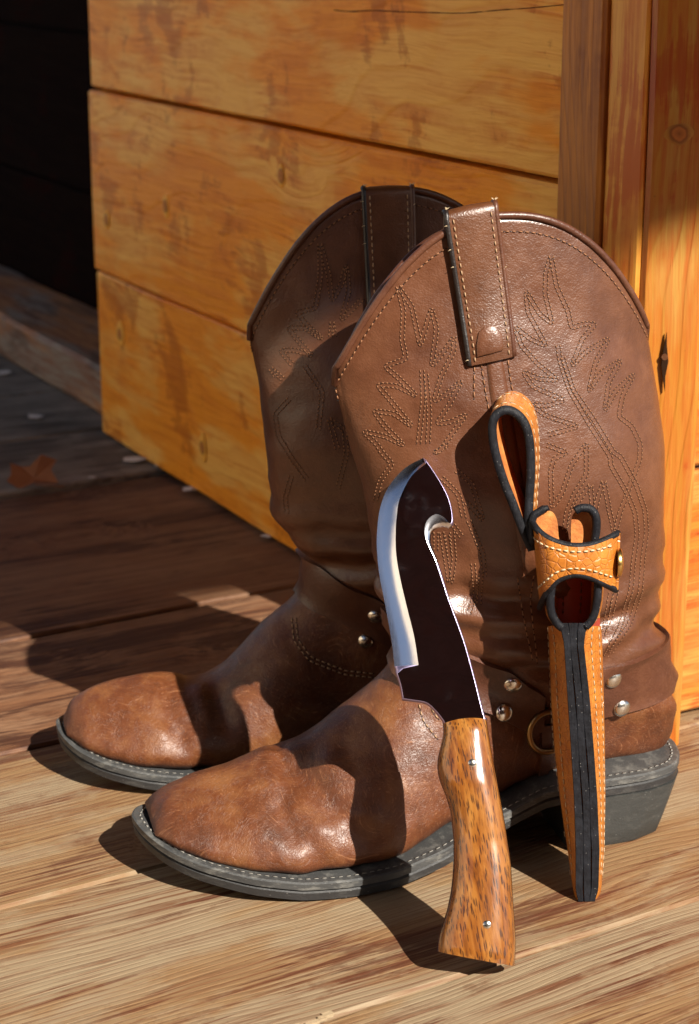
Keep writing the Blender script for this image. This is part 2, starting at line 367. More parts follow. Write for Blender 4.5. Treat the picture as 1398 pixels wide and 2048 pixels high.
p0 = Q1+Vector((.0008, -.0008, 0)); cd = Vector((.78, -.63, 0)).normalized(); cn = Vector((-cd.y, cd.x, 0))*-1   # towards camera-left
Q2 = flat2(onplane(1288, 300, p0, cn)); pw = (Q2-p0).length
c_ = (p0+Q2)/2-cn*.02
vboard('post_board', c_, pw-.001, .04, 2.25, math.atan2(cd.y, cd.x), M['post'], cp, 12, bev=.0015, wob=.001)
p1 = Q2+Vector((.0012, -.002, 0)); fr0 = Vector((0, -1, 0))
Q3 = flat2(onplane(1393, 850, p1, fr0)); fwid = Q3.x-p1.x
vboard('face_board', p1+Vector((fwid/2, .0205, 0)), fwid, .038, 2.25, 0.03, M['pale'], cp, 13, bev=.0025, wob=.0015)
def knot_mat(nm, inner, outer):
    n = N(nm); v = n.vec((1, 1, 1)); d = n.t.nodes.new('ShaderNodeVectorMath'); d.operation = 'LENGTH'; n.link(n.vec((1, 1, 1), warp=n.mix(.5, n.noise(v, 90, 3, .5, col=True), (0, 0, 0))) if False else v, d.inputs[0])
    r = n.math('ADD', n.math('MULTIPLY', d.outputs['Value'], 100), n.math('MULTIPLY', n.noise(v, 160, 4, .6), .35))
    return n.fin(n.ramp(r, [(.12, tuple(q*.35 for q in inner)), (.30, inner), (.5, tuple(q*1.4 for q in inner)), (.62, tuple(q*.7 for q in inner)), (.85, outer)]), .5, Specular_IOR_Level=.25)
KM1 = knot_mat('pine_knot', (.42, .15, .03), (.93, .46, .07)); KM2 = knot_mat('pale_knot', (.30, .09, .02), (.42, .17, .03))
def knot(x, y, rx, ry, P, n_, par, m):
    c = onplane(x, y, P, n_); up_ = Vector((0, 0, 1)); sd = up_.cross(n_).normalized(); rws = []
    for k_, hh in ((1.0, -.0005), (1.0, .00005), (.8, .0003), (.5, .0006), (.2, .0007), (.02, .0005)):
        rws.append([c+n_*hh+(sd*math.cos(a)*rx*(1+.14*math.sin(2*a+x))+up_*math.sin(a)*ry*(1+.1*math.cos(3*a+y)))*k_ for a in [2*math.pi*i/28 for i in range(28)]])
    mb_ = MB(); mb_.grid(rws, True, True, True); o = mb_.build('knot', m, par, sharp=40)
    off_ = c-root_loc(par)
    for vv in o.data.vertices: vv.co -= off_
    o.location = off_
for x, y, rx, ry in ((213, 440, .0075, .009), (331, 412, .007, .010), (240, 668, .009, .012), (405, 895, .007, .013), (690, 905, .005, .006), (562, 352, .005, .009)):
    knot(x, y, rx, ry, W0+wn*.0006, wn, cw, KM1)
knot(1358, 268, .0075, .0058, p1+Vector((0, .0012, 0)), Vector((0, -1, 0)), cp, KM2)
cm = MB(); ck = [(668, 20), (700, 23), (745, 21), (790, 23), (860, 25), (930, 26), (1000, 20), (1060, 16), (1132, 9)]; ck = cr(ck, 60)
rws = []
for i, (x, y) in enumerate(ck):
    h_ = .9+.8*noise.noise((x*.05, 3, 1)); h_ = max(.25, h_)
    rws.append([onplane(x, y-h_, W0+wn*.0004, wn), onplane(x, y+h_, W0+wn*.0004, wn), onplane(x, y+h_, W0-wn*.002, wn), onplane(x, y-h_, W0-wn*.002, wn)])
cm.grid(rws, True, True, True); cm.build('crack', M['iron'], cw, smooth=False)
# nail sunk in a split of the face board
fr = Vector((0, -1, 0))
npt = onplane(1328, 712, p1+Vector((0, .0012, 0)), fr)
mb = MB(); up = Vector((0, 0, 1)); rt = Vector((1, 0, 0))
slit = [(1333, 664), (1333, 690), (1336, 722), (1330, 752), (1329, 782), (1325, 755), (1322, 728), (1326, 700)]
sv = [onplane(x, y, p1+Vector((0, .0004, 0)), fr) for x, y in slit]
cen = sum(sv, Vector())/len(sv)
mb.add(sv+[v+Vector((0, -.0016, 0)) for v in sv], [tuple(range(8)), tuple(range(15, 7, -1))]+[(i, (i+1) % 8, 8+(i+1) % 8, 8+i) for i in range(8)])
mb.build('split', M['iron'], cp, smooth=False)
mb = MB(); mb.tube([npt+fr*.0, npt+fr*.0028], .0019, 12); mb.build('nail', M['pull'], cp, sharp=40)
# sunny front wall to the right of the post
fw = empty('front_wall', W0, label='pale sunlit pine wall to the right of the corner post', cat='wall')
fd = Vector((.886, .463, 0)).normalized(); fang = math.atan2(fd.y, fd.x); fn = Vector((fd.y, -fd.x, 0))
for i in range(13):
    zc = (zs[i]+zs[i+1])/2
    board('plank', Vector((Q2.x+.012, Q2.y+.045, 0))+fd*1.0+Vector((0, 0, zc)), 2.0, .03, zs[i+1]-zs[i]-.003, fang, M['pale'], fw, seed=90+i, bev=.002)
# porch roof: its eave's edge shades the wall, the far floor and the far boot's top
ed = Vector((.886, .463, 0)).normalized(); en = Vector((-ed.y, ed.x, 0))
RH = 2.3; k = RH/math.tan(EL)
e0 = Vector((-.237, 1.293, RH)) + Vector((AZ[0], AZ[1], 0))*k
pr = empty('porch_roof', e0, label='porch roof of dark boards above the cabin wall', cat='roof')
for i in range(20):
    board('plank', e0+ed*.6+en*(.09+.18*i)+Vector((0, 0, .02)), 5.6, .177, .04, math.atan2(ed.y, ed.x), M['darkwood'], pr, seed=120+i)

# added unseen board screen behind the camera: darkens the blade's mirror, cuts fill light
sh_ = empty('shed', (-.4, -1.75, -.4), label='dark timber shed wall standing behind the camera', cat='shed')
for i in range(15):
    board('plank', Vector((.22, -1.75, -.3+.2*i)), 1.86, .04, .198, 0, M['shedwood'], sh_, seed=200+i)
for i in range(11):
    board('plank', Vector((2.65, -1.8, -.3+.2*i)), 2.96, .04, .198, 0, M['shedwood'], sh_, seed=260+i)
for i in range(7):
    board('plank', Vector((-2.0, -1.8, -.3+.2*i)), 2.56, .04, .198, 0, M['shedwood'], sh_, seed=230+i)
# added cream reflector, out of view at left; throws sunlight back on the cabin wall
fe = empty('fence', (-2.7, 0, -.45), label='sunlit cream board fence to the left of the deck', cat='fence')
for i in range(30):
    o_ = board('picket', Vector((-2.7, -3.2+.2*i, .72)), 2.3, .194, .03, 0, M['cream'], fe, seed=300+i)
    from mathutils import Matrix
    o_.rotation_euler = Matrix((Vector((0, 0, 1)), Vector((0, 1, 0)), Vector((-1, 0, 0)))).transposed().to_euler()
# ------------------------------------------------------------ boots
XS = [0, .003, .012, .03, .06, .1, .14, .175, .2, .225, .25, .27, .285, .296, .302, .304]
RN = [0, .018, .032, .040, .043, .046, .056, .064, .066, .065, .060, .051, .041, .027, .013, 0]
LN = [0, .014, .026, .032, .032, .026, .025, .031, .036, .039, .038, .035, .028, .019, .009, 0]
RF = [0, .015, .027, .034, .036, .030, .031, .040, .047, .051, .051, .046, .038, .026, .013, 0]
LF = [0, .015, .028, .035, .038, .042, .050, .055, .055, .052, .047, .040, .030, .020, .010, 0]
ZX = [0, .07, .09, .12, .15, .175, .2, .225, .25, .275, .290, .304]
ZB = [.030, .030, .028, .018, .007, .0015, 0, .0005, .004, .009, .013, .018]
def zb(x): return interp(x, ZX, ZB)
NEAR_KEYS = [
 # Fx    Fz     Bx     Bz     a    p   q
 (.2950, .0285, .2940, .0255, .4, 2.2, 2.0),
 (.2925, .0335, .2910, .024, .4, 2.4, 1.7),
 (.2870, .0392, .2840, .020, .36, 2.6, 1.6),
 (.2775, .0445, .2680, .015, .32, 2.8, 1.5),
 (.2630, .0495, .2500, .011, .30, 2.8, 1.5),
 (.2465, .0535, .2330, .009, .29, 2.8, 1.5),
 (.2330, .0585, .2200, .008, .29, 2.8, 1.5),
 (.2235, .0600, .2100, .008, .30, 2.8, 1.55),
 (.2100, .0650, .1900, .008, .31, 2.7, 1.65),
 (.1950, .0745, .1650, .010, .32, 2.6, 1.8),
 (.1787, .0870, .1350, .020, .34, 2.5, 2.0),
 (.1680, .0970, .1020, .030, .35, 2.5, 2.0),
 (.1640, .1045, .0650, .038, .36, 2.6, 2.1),
 (.1615, .1100, .0330, .038, .38, 2.8, 2.1),
 (.1615, .1145, .0120, .038, .40, 2.9, 2.1),
 (.1630, .1190, .0040, .048, .45, 2.7, 2.1),
 (.1655, .1250, .0035, .068, .48, 2.4, 2.1),
 (.1680, .1330, .0085, .095, .5, 2.2, 2.1),
 (.1705, .1430, .0170, .1176, .5, 2.2, 2.1),
 (.1720, .1560, .0145, .139, .5, 2.2, 2.1),
 (.1762, .1870, .0160, .181, .5, 2.2, 2.2),
 (.1810, .2300, .0175, .230, .5, 2.2, 2.2),
 (.1848, .2620, .0195, .262, .5, 2.1, 2.2),
 (.1892, .3000, .0235, .300, .5, 2.0, 2.0),
 (.1945, .3450, .0285, .345, .5, 2.0, 2.0)]
FARF = [(.2990, .031), (.2975, .0360), (.2930, .0425), (.2820, .0485), (.266, .0530), (.2490, .0552), (.236, .0550), (.2240, .0520), (.2110, .0560), (.195, .0705), (.1803, .0855), (.170, .0950), (.163, .1015), (.1595, .107), (.1580, .113), (.1577, .119), (.1578, .126), (.1590, .134), (.1670, .1415), (.1748, .152), (.1778, .187), (.1797, .23), (.1808, .262), (.1826, .30), (.1866, .345)]
FAR_KEYS = [[a, b]+list(k[2:]) for (a, b), k in zip(FARF, NEAR_KEYS)]
SW = [(.0, .0), (.11, .0355), (.13, .036), (.16, .039), (.2, .040), (.23, .036), (.262, .029), (.30, .0205), (.345, .0150)]
NSEC, NTH = 190, 112
def build_boot(name, H, yaw, near, keys, label, sold, creases, zbase=0.0):
    a = math.radians(yaw); f = Vector((-math.cos(a), -math.sin(a), 0)); l = Vector((math.sin(a), -math.cos(a), 0))
    H = Vector((H[0], H[1], 0))
    R_, L_ = (RN, LN) if near else (RF, LF)
    def Wd(x, y, z): return H+f*x+l*y+Vector((0, 0, z))
    root = empty(name, H, label=label, cat='cowboy boot', group='pair of brown leather cowboy boots')
    rows = cr(keys, NSEC)
    P = []; meta = []
    zfoot0 = .110
    for i, (Fx, Fz, Bx, Bz, aa, pp, qq) in enumerate(rows):
        t = i/(NSEC-1)*(len(keys)-1)
        row = []; mr = []
        sh = min(1, max(0, (t-9)/6))          # 0 foot .. 1 shaft
        sh = sh*sh*(3-2*sh)
        for j in range(NTH):
            th = 2*math.pi*j/NTH; s = (1-math.cos(th))/2
            x = lerp(Bx, Fx, s); z = lerp(Bz, Fz, s)
            rf = interp(x, XS, R_)-.0045; lf = interp(x, XS, L_)-.0045
            Wf = max((rf+lf)/2, .004); yf = (rf-lf)/2
            hz = interp(z, [q[0] for q in SW], [q[1] for q in SW])
            wsh = hz; ysh = .003
            W = lerp(Wf, wsh, max(sh, 0)); yc = lerp(yf, ysh, sh)
            if 0 < t < 9: yc *= 1
            g = (1-(1-min(s/aa, 1))**pp)**(1/pp) if s < aa else max(0, (1-((s-aa)/(1-aa))**qq))**(1/qq)
            ysg = 1 if th < math.pi else -1
            # ridge (top) of the foot drifts back to the centre line
            yy = yc*(1-.8*s*(1-sh)) + ysg*W*g
            if t > 19:   # scalloped top
                u = (s-.5)*2
                top = (.3385-.076*abs(u)**2.3) if u > 0 else (.3385-.062*abs(u)**2.3)
                if ysg < 0: top -= .0085
                v = (z-.187)/(.345-.187)
                z = .187+(top-.187)*max(0, v) if z > .187 else z
            row.append(Wd(x, yy, z+zbase)); mr.append((s, th))
        P.append(row)
    # gentle undulation and creases
    flat = [v for r in P for v in r]
    F = []
    for i in range(NSEC-1):
        for j in range(NTH):
            k = (j+1) % NTH; F.append((i*NTH+j, i*NTH+k, (i+1)*NTH+k, (i+1)*NTH+j))
    F.append(tuple(range(NTH)))
    bv = BVHTree.FromPolygons(flat, F)
    lines = []
    for pts, wd_, dp in creases:
        L3 = []
        for i in range(len(pts)-1):
            for q in range(8):
                x, y = lerp(pts[i][0], pts[i+1][0], q/8), lerp(pts[i][1], pts[i+1][1], q/8)
                h = bv.ray_cast(CO, ray(x, y).normalized())
                if h[0]: L3.append(np.array(h[0]))
        if L3: lines.append((np.array(L3), wd_, dp))
    A = np.array([tuple(v) for v in flat]).reshape(NSEC, NTH, 3)
    du = np.roll(A, -1, 1)-np.roll(A, 1, 1); dv = np.gradient(A, axis=0)
    nn = np.cross(du, dv); nn /= (np.linalg.norm(nn, axis=2, keepdims=True)+1e-12)
    cen_ = A.mean(axis=1, keepdims=True); sg = np.sign(((A-cen_)*nn).sum(axis=2).mean()); nn *= sg
    D = np.zeros((NSEC, NTH))
    for L3, wd_, dp in lines:
        dd = np.min(np.linalg.norm(A[:, :, None, :]-L3[None, None, :, :], axis=3), axis=2)
        D += .85*dp*np.exp(-(dd/wd_)**2)
    for i in range(NSEC):
        t = i/(NSEC-1)*(len(keys)-1)
        am = 1.0 if t < 14 else .8
        for j in range(0, NTH):
            p = A[i, j]; D[i, j] += am*(.0012*noise.noise((p[0]*38, p[1]*38, p[2]*38))+.0005*noise.noise((p[0]*110, p[1]*110, p[2]*110)))
            if 15 < t < 20:   # ankle folds
                D[i, j] += .0022*math.sin(A[i, j, 2]*330+5*noise.noise((p[0]*22, p[1]*22, 3)))*math.sin(math.pi*(t-15)/5)
    fade = np.ones(NSEC); fade[:6] = np.linspace(0, 1, 6)
    A = A+nn*(D*fade[:, None])[:, :, None]
    flat = [Vector(v) for v in A.reshape(-1, 3)]
    bv = BVHTree.FromPolygons(flat, F)
    # split: vamp below, shaft above
    ks = int(16.3/(len(keys)-1)*(NSEC-1))
    def part(i0, i1): return [flat[i*NTH+j] for i in range(i0, i1+1) for j in range(NTH)], [(i*NTH+j, i*NTH+(j+1) % NTH, (i+1)*NTH+(j+1) % NTH, (i+1)*NTH+j) for i in range(i1-i0) for j in range(NTH)]
    V, Fv = part(0, ks); mk('vamp', V, Fv, M['vamp'], root)
    V, Fv = part(ks, NSEC-1)
    top = [flat[(NSEC-1)*NTH+j] for j in range(NTH)]
    cz = sum(top, Vector())/NTH
    b = len(V)
    inner = []
    for q, ri in enumerate((1, 8, 18, 30, 44)):
        rowp = [flat[(NSEC-ri)*NTH+j] for j in range(NTH)]
        rc_ = sum(rowp, Vector())/NTH
        for p in rowp:
            c = (rc_-p); c.z = 0; c = l*(1 if c.dot(l) > 0 else -1)*min(1, abs(c.dot(l))/.008)+c.normalized()*.4
            V.append(p+c*.0022)
        s0 = (b-NTH) if q == 0 else b+(q-1)*NTH
        for j in range(NTH): Fv.append((s0+j, s0+(j+1) % NTH, b+q*NTH+(j+1) % NTH, b+q*NTH+j))
    shaft = mk('shaft', V, Fv, M['shaft'], root)
    # piping around the rim and two stitched rows below
    mbp = MB(); mbp.tube([p+Vector((0, 0, .0005)) for p in top], .0019, 8, closed=True); mbp.build('top_piping', M['strap'], root)
    st = MB(); holes = MB()
    rim = []
    for j in range(NTH):
        p = top[j]+Vector((0, 0, -.0075)); rim.append(p)
    stitch_path(st, rim+[rim[0]], bv, .0034, .0011, .00036, H=H, holes=holes)
    # sole
    def outline(ins, n=72):
        out = []
        for i in range(n):
            x = .304*(1-math.cos(math.pi*i/(n-1)))/2; out.append((x, interp(x, XS, R_)))
        for i in range(n-2, 0, -1):
            x = .304*(1-math.cos(math.pi*i/(n-1)))/2; out.append((x, -interp(x, XS, L_)))
        # smooth + inset
        o = np.array(out)
        for _ in range(3): o = (np.roll(o, 1, 0)+o*2+np.roll(o, -1, 0))/4
        t = np.roll(o, -1, 0)-np.roll(o, 1, 0); t /= np.linalg.norm(t, axis=1, keepdims=True); nrm = np.stack([-t[:, 1], t[:, 0]], 1)
        c = o.mean(0)
        if ((o-c)*nrm).sum() < 0: nrm = -nrm
        return o-nrm*ins
    def slab(nm, layers, m, sharp=35, x1=None):
        mbs = MB(); rws = []
        for ins, dz in layers:
            rws.append([Wd(x, y, zb(x)+dz+zbase) for x, y in outline(ins)])
        mbs.grid(rws, True); nn_ = len(rws[0])
        for rr, inv in ((rws[0], True), (rws[-1], False)):
            # cap: strip between the two halves
            n = 72; b_ = len(mbs.V); mbs.V += rr
            for i in range(n-2):
                a0, a1 = i, i+1; b0, b1 = (nn_-i) % nn_, nn_-i-1
                if a0 == b0: mbs.F.append((b_+a0, b_+a1, b_+b1))
                elif a1 == b1 % nn_: mbs.F.append((b_+a0, b_+a1, b_+b0))
                else: mbs.F.append((b_+a0, b_+a1, b_+b1, b_+b0))
        return mbs.build(nm, m, root, sharp=sharp)
    slab('outsole', [(.0035, 0), (.0012, .0012), (.0008, .0052), (.0018, .0062)], M['rubber'])
    slab('welt', [(.0016, .0066), (.0002, .0072), (.0002, .0104), (.0012, .0112)], M['welt'])
    slab('midsole', [(.0022, .0058), (.0022, .0070)], M['rubber'])
    # heel block, tapering down
    mbh = MB(); rws = []
    n = 30
    for q, zz in enumerate((0, .0012, .010, .020, .0305)):
        u = zz/.0305; tp = lerp(.90, .985, u); back = lerp(.0115, .001, u**.8); frontx = lerp(.074, .078, u)
        if q == 0: tp -= .015; back += .0015
        rw = []
        xs_ = [back+(frontx-back)*(1-math.cos(math.pi/2*i/n)) for i in range(n+1)]
        def ww(x, T):
            xx = (x-back)/(frontx-back)*.078; return interp(xx, XS, T)*tp
        rw += [Wd(x, ww(x, R_), zz+zbase) for x in xs_]+[Wd(x, -ww(x, L_), zz+zbase) for x in xs_[::-1][:-1]]
        rws.append(rw)
    mbh.grid(rws, True, True, True); mbh.build('heel', M['heel'], root, sharp=50)
    # welt stitches
    ws = MB(); o = outline(.0045, 72); pts = [Wd(x, y, zb(x)+.0113+zbase) for x, y in o]
    L = []; 
    for i in range(len(pts)): L.append(pts[i])
    stitch_path(ws, L+[L[0]], None, .0042, .0012, .00055)
    ws.build('welt_stitching', M['thread_grey'], root, kind='stuff')
    # harness straps around the ankle
    ax = Wd(.085, .002, 0)
    def surf(th, z, off):
        d = (f*math.cos(th)+l*math.sin(th)); o_ = ax+Vector((0, 0, z+zbase))
        h = bv.ray_cast(o_+d*.3, -d)
        if h[0] is None: return o_+d*.05
        return h[0]+h[1]*(off if h[1].dot(d) > 0 else -off)
    def band(nm, th0, th1, zf, wf, off=.0026, n=60, par=root, m=None):
        rws = []
        ths = [lerp(th0, th1, i/(n-1)) for i in range(n)]
        for th in ths:
            zc = zf(th); hw = wf(th)/2
            outer = [surf(th, zc+hw*s_, off) for s_ in (-1, -.93, -.5, 0, .5, .93, 1)]
            inn = [surf(th, zc+hw*s_, -.001) for s_ in (1, 0, -1)]
            rws.append(outer+inn)
        for _ in range(2):
            rws = [rws[0]]+[[(rws[i-1][j]+rws[i][j]*2+rws[i+1][j])/4 for j in range(10)] for i in range(1, n-1)]+[rws[-1]]
        mbb = MB(); mbb.grid(rws, True, True, True)
        o = mbb.build(nm, m or M['strap'], par, sharp=50)
        return mbb
    r1 = math.radians
    zf = lambda th: interp(math.degrees(abs(th)), [0, 35, 70, 90, 130, 180], [.119, .1005, .080, .077, .086, .092])
    wf = lambda th: interp(math.degrees(abs(th)), [0, 50, 72, 84, 96, 110, 180], [.028, .031, .031, .020, .022, .0325, .034])
    bb = []
    bb.append(band('harness_strap', r1(-84), r1(84), zf, wf, n=90))
    bb.append(band('harness_strap', r1(93), r1(267), lambda t: zf(t if t <= math.pi else 2*math.pi-t), lambda t: wf(t if t <= math.pi else 2*math.pi-t), n=90))
    # under-strap from the ring down to the sole
    for sgn in (1, -1):
        rws = []
        for i in range(12):
            z = lerp(.070, .040, i/11)
            row = [surf(sgn*r1(88)+dt, z, .0022) for dt in (-.11, -.09, 0, .09, .11)]+[surf(sgn*r1(88)+dt, z, 0) for dt in (.11, 0, -.11)]
            rws.append(row)
        mbb = MB(); mbb.grid(rws, True, True, True); mbb.build('under_strap', M['strap'], root, sharp=50)
    for sgn in (1, -1):
        c = surf(sgn*r1(88), .067, .0035); nrm = (surf(sgn*r1(88), .067, .02)-c).normalized(); t1 = f.copy(); t1 = (t1-nrm*t1.dot(nrm)).normalized(); t2 = nrm.cross(t1)
        mbr = MB(); mbr.tube([c+(t1*math.cos(q)+t2*math.sin(q))*.0112 for q in [2*math.pi*i/40 for i in range(40)]], .0016, 8, closed=True)
        mbr.build('harness_ring', M['oldbrass'], root)
    bbV = []; bbF = []
    for q in bb:
        b0 = len(bbV); bbV += q.V; bbF += [tuple(b0+i for i in ff) for ff in q.F]
    allbv = BVHTree.FromPolygons(flat+bbV, F+[tuple(len(flat)+i for i in ff) for ff in bbF])
    return dict(root=root, bv=bv, all=allbv, W=Wd, f=f, l=l, H=H, st=st, rim=top, surf=surf, holes=holes)

def stitch_path(mb_, pts, bv, pitch, gap, r, off=.0002, H=None, holes=None):
    """lay separate little stitches along a world polyline, seated on bv's surface"""
    pts = [Vector(p) for p in pts]
    d = [0]
    for i in range(1, len(pts)): d.append(d[-1]+(pts[i]-pts[i-1]).length)
    if d[-1] < pitch: return
    def at(s):
        for i in range(1, len(pts)):
            if d[i] >= s: return pts[i-1].lerp(pts[i], (s-d[i-1])/max(1e-9, d[i]-d[i-1]))
        return pts[-1]
    s = 0
    while s+pitch < d[-1]:
        a, b = at(s), at(s+pitch-gap)
        if bv:
            ha, hb = bv.find_nearest(a), bv.find_nearest(b)
            if ha[0] and (ha[0]-a).length < .01:
                na, nb = ha[1], hb[1]
                if na.dot(CO-ha[0]) < 0 and H is None: na = -na; nb = -nb
                if H is not None:
                    ca = ha[0]-(H+Vector((-.08, -.02, 0))); ca.z = 0
                    if na.dot(ca) < 0: na = -na; nb = -nb
                a, b = ha[0]+na*off, hb[0]+nb*off; n_ = na
            else: n_ = Vector((0, -1, 0))
        else: n_ = Vector((0, 0, 1))
        t = b-a
        if t.length > 1e-5:
            t.normalize(); sd = t.cross(n_).normalized()
            c = (a+b)/2; hl = (b-a).length/2
            q = [c-t*hl, c-t*hl*.6+sd*r+n_*r*.6, c-t*hl*.6-sd*r+n_*r*.6, c+t*hl*.6+sd*r+n_*r*.6, c+t*hl*.6-sd*r+n_*r*.6, c+t*hl]
            mb_.add(q, [(0, 1, 2), (1, 3, 4, 2), (5, 4, 3), (0, 2, 4, 5), (0, 5, 3, 1)])
            if holes is not None:
                hc_ = c+t*(pitch/2)+n_*.00006; hr = r*1.15
                holes.add([hc_+t*hr, hc_+sd*hr, hc_-t*hr, hc_-sd*hr, hc_+n_*.00003], [(0, 1, 4), (1, 2, 4), (2, 3, 4), (3, 0, 4)])
        s += pitch
NEAR_CREASES = [
 ([(556, 1496), (580, 1560), (560, 1620), (590, 1680), (650, 1730)], .0065, -.0028),
 ([(510, 1640), (560, 1690), (600, 1715)], .009, .0026),
 ([(600, 1530), (640, 1590), (700, 1650), (745, 1680)], .008, -.0030),
 ([(545, 1500), (600, 1500)], .006, .0016),
 ([(660, 1530), (730, 1560), (745, 1620)], .009, .0030),
 ([(640, 1660), (700, 1640), (740, 1630)], .006, .0018),
 ([(690, 1500), (720, 1580), (790, 1640)], .007, -.0016),
 ([(1110, 1225), (1200, 1250), (1300, 1225)], .006, -.0040),
 ([(1130, 1180), (1230, 1190), (1310, 1150)], .010, .0030),
 ([(1130, 1300), (1200, 1290), (1270, 1265)], .006, .0030),
 ([(930, 1180), (1000, 1210), (1080, 1190)], .008, -.0030),
 ([(920, 1260), (1000, 1280), (1060, 1270)], .009, .0035),
 ([(900, 1100), (930, 1200), (940, 1300)], .008, -.0025),
 ([(960, 900), (950, 1050), (960, 1150)], .015, -.002)]
FAR_CREASES = [
 ([(330, 1355), (340, 1440), (380, 1500), (410, 1540)], .006, -.0022),
 ([(400, 1380), (415, 1440), (400, 1500)], .008, .0032),
 ([(180, 1390), (260, 1440), (330, 1470)], .006, .0015),
 ([(430, 1390), (450, 1450)], .006, -.003)]
NH, NY = (.181, 1.005), 13.4
B1 = build_boot('cowboy_boot', NH, NY, True, NEAR_KEYS, 'nearer brown cowboy boot in full sun with the knife and sheath leaning on it', None, NEAR_CREASES)
B2 = build_boot('cowboy_boot', (.130, 1.088), 5.0, False, FAR_KEYS, 'farther brown cowboy boot, partly in shadow behind the other boot', None, FAR_CREASES)

# ---- stitched patterns, pull straps
def tr(ox, oy, s, pts): return [(ox+x/s, oy+y/s) for x, y in pts]
c2 = lambda p: tr(880, 380, 2.699, p)
c4 = lambda p: tr(940, 780, 3.2, p)
c1 = lambda p: tr(480, 360, 2.688, p)
c7 = lambda p: tr(500, 600, 2.275, p)
c3 = lambda p: tr(700, 880, 3.495, p)
near_pat = [
 c2([(600, 355), (572, 440), (568, 560), (605, 720), (540, 670), (465, 545), (475, 660), (575, 840), (490, 805), (405, 738), (440, 840), (530, 940), (635, 1025), (540, 1020), (450, 980), (500, 1060), (670, 1132), (580, 1165), (490, 1155), (570, 1215), (745, 1275), (660, 1300), (570, 1325)]),
 c2([(600, 355), (630, 520), (690, 650), (710, 745), (770, 722), (840, 722), (770, 800), (712, 950), (790, 870), (910, 800), (840, 930), (803, 1085), (870, 985), (975, 918), (910, 1040), (890, 1190), (950, 1080), (1045, 995), (985, 1110), (965, 1222), (1035, 1275), (1080, 1370), (1078, 1450), (1045, 1545), (1025, 1590)]),
 c2([(635, 835), (650, 930), (700, 1080), (810, 1270), (920, 1440)])+c4([(760, 620-60), (900, 480), (1000, 650), (1055, 780), (1070, 920), (1045, 1100), (1030, 1280), (960, 1520), (860, 1720)])[1:],
 c2([(660, 900), (720, 1080), (830, 1240), (940, 1420)])+c4([(960, 420), (1060, 600), (1118, 760), (1130, 900), (1105, 1080), (1090, 1290), (1020, 1500), (890, 1690)]),
 c4([(490, 350), (620, 400), (540, 435), (515, 520), (525, 750), (590, 660), (650, 480), (745, 340), (745, 540), (670, 660), (620, 780), (600, 930)]),
 c4([(770, 605), (700, 700), (650, 800), (630, 940)]), c4([(770, 605), (785, 760)]),
 c4([(855, 580), (815, 700), (800, 780)]), c4([(855, 580), (890, 760), (925, 920), (960, 780), (1000, 680), (1040, 560)]),
 c4([(900, 1290), (880, 1420), (850, 1580)]), c4([(935, 1290), (900, 1450), (850, 1570)]),
 c1([(850, 570), (880, 700), (872, 860), (895, 960), (780, 1000), (850, 1060), (950, 1160), (840, 1105), (740, 1100), (800, 1170), (925, 1322), (830, 1255), (722, 1240), (780, 1320), (882, 1425), (780, 1375), (665, 1350), (740, 1420)])+c7([(600, 690), (650, 745), (595, 820), (570, 925)]),
 c1([(850, 570), (925, 680), (970, 890), (1030, 690), (1058, 800), (1032, 1000), (1090, 930), (1150, 845), (1150, 920), (1080, 1060), (1045, 1190), (1110, 1150), (1190, 1080), (1130, 1200), (1058, 1310), (1130, 1300), (1215, 1260), (1150, 1350), (1080, 1450)])+c7([(835, 700), (910, 650)]),
 c1([(980, 1020), (985, 1200), (958, 1440)]), c1([(1000, 1040), (1020, 1250), (1010, 1440)]),
 c3([(600, 640), (600, 800)]), c3([(640, 640), (690, 960), (700, 1010)]), c3([(715, 640), (730, 820), (705, 1000)]), c3([(680, 660), (700, 830)]),
 c3([(640, 260), (760, 380), (800, 560)]), c3([(720, 590), (800, 700)]),
 c3([(740, 210), (850, 300), (930, 560), (800, 420)]), c3([(830, 560), (930, 800), (940, 960)]), c3([(860, 860), (880, 1060), (830, 1220)]), c3([(920, 900), (900, 1160)]),
]
near_single = [
 c2([(185, 950), (183, 1150)]), c2([(220, 930), (245, 1090), (268, 1210)]), c2([(318, 915), (338, 1060), (352, 1170)]), c2([(365, 915), (385, 1060), (403, 1125)]),
 [(1080, 1010+60), (1060, 1200), (1075, 1330)],
 c3([(1170, 960), (1210, 1230), (1280, 1560)]),
]
near_arc = [[(838, 1408), (845, 1440), (868, 1470), (884, 1488)], [(858, 1404), (868, 1428), (884, 1446)], [(870, 1408), (884, 1430)]]
far_pat = [
 c1([(430, 340), (432, 520), (405, 690), (305, 712), (350, 770), (445, 855), (350, 795), (258, 795), (320, 870), (390, 945), (300, 915), (218, 915), (290, 1000)]),
 c1([(430, 340), (475, 500), (495, 650), (545, 560), (572, 460), (585, 600), (545, 752), (600, 700), (665, 630)]),
 c1([(165, 1010), (240, 1075)]), c1([(165, 1010), (205, 1070)]), c1([(495, 760), (488, 850)]), c1([(495, 760), (512, 850)]),
 c7([(180, 450), (115, 520), (130, 620), (190, 720), (270, 830)]), c7([(360, 540), (430, 590), (440, 700), (400, 860)]), c7([(360, 540), (400, 680)]), c7([(250, 300), (330, 420), (310, 600)]), c7([(190, 800), (160, 900), (170, 980)]),
]
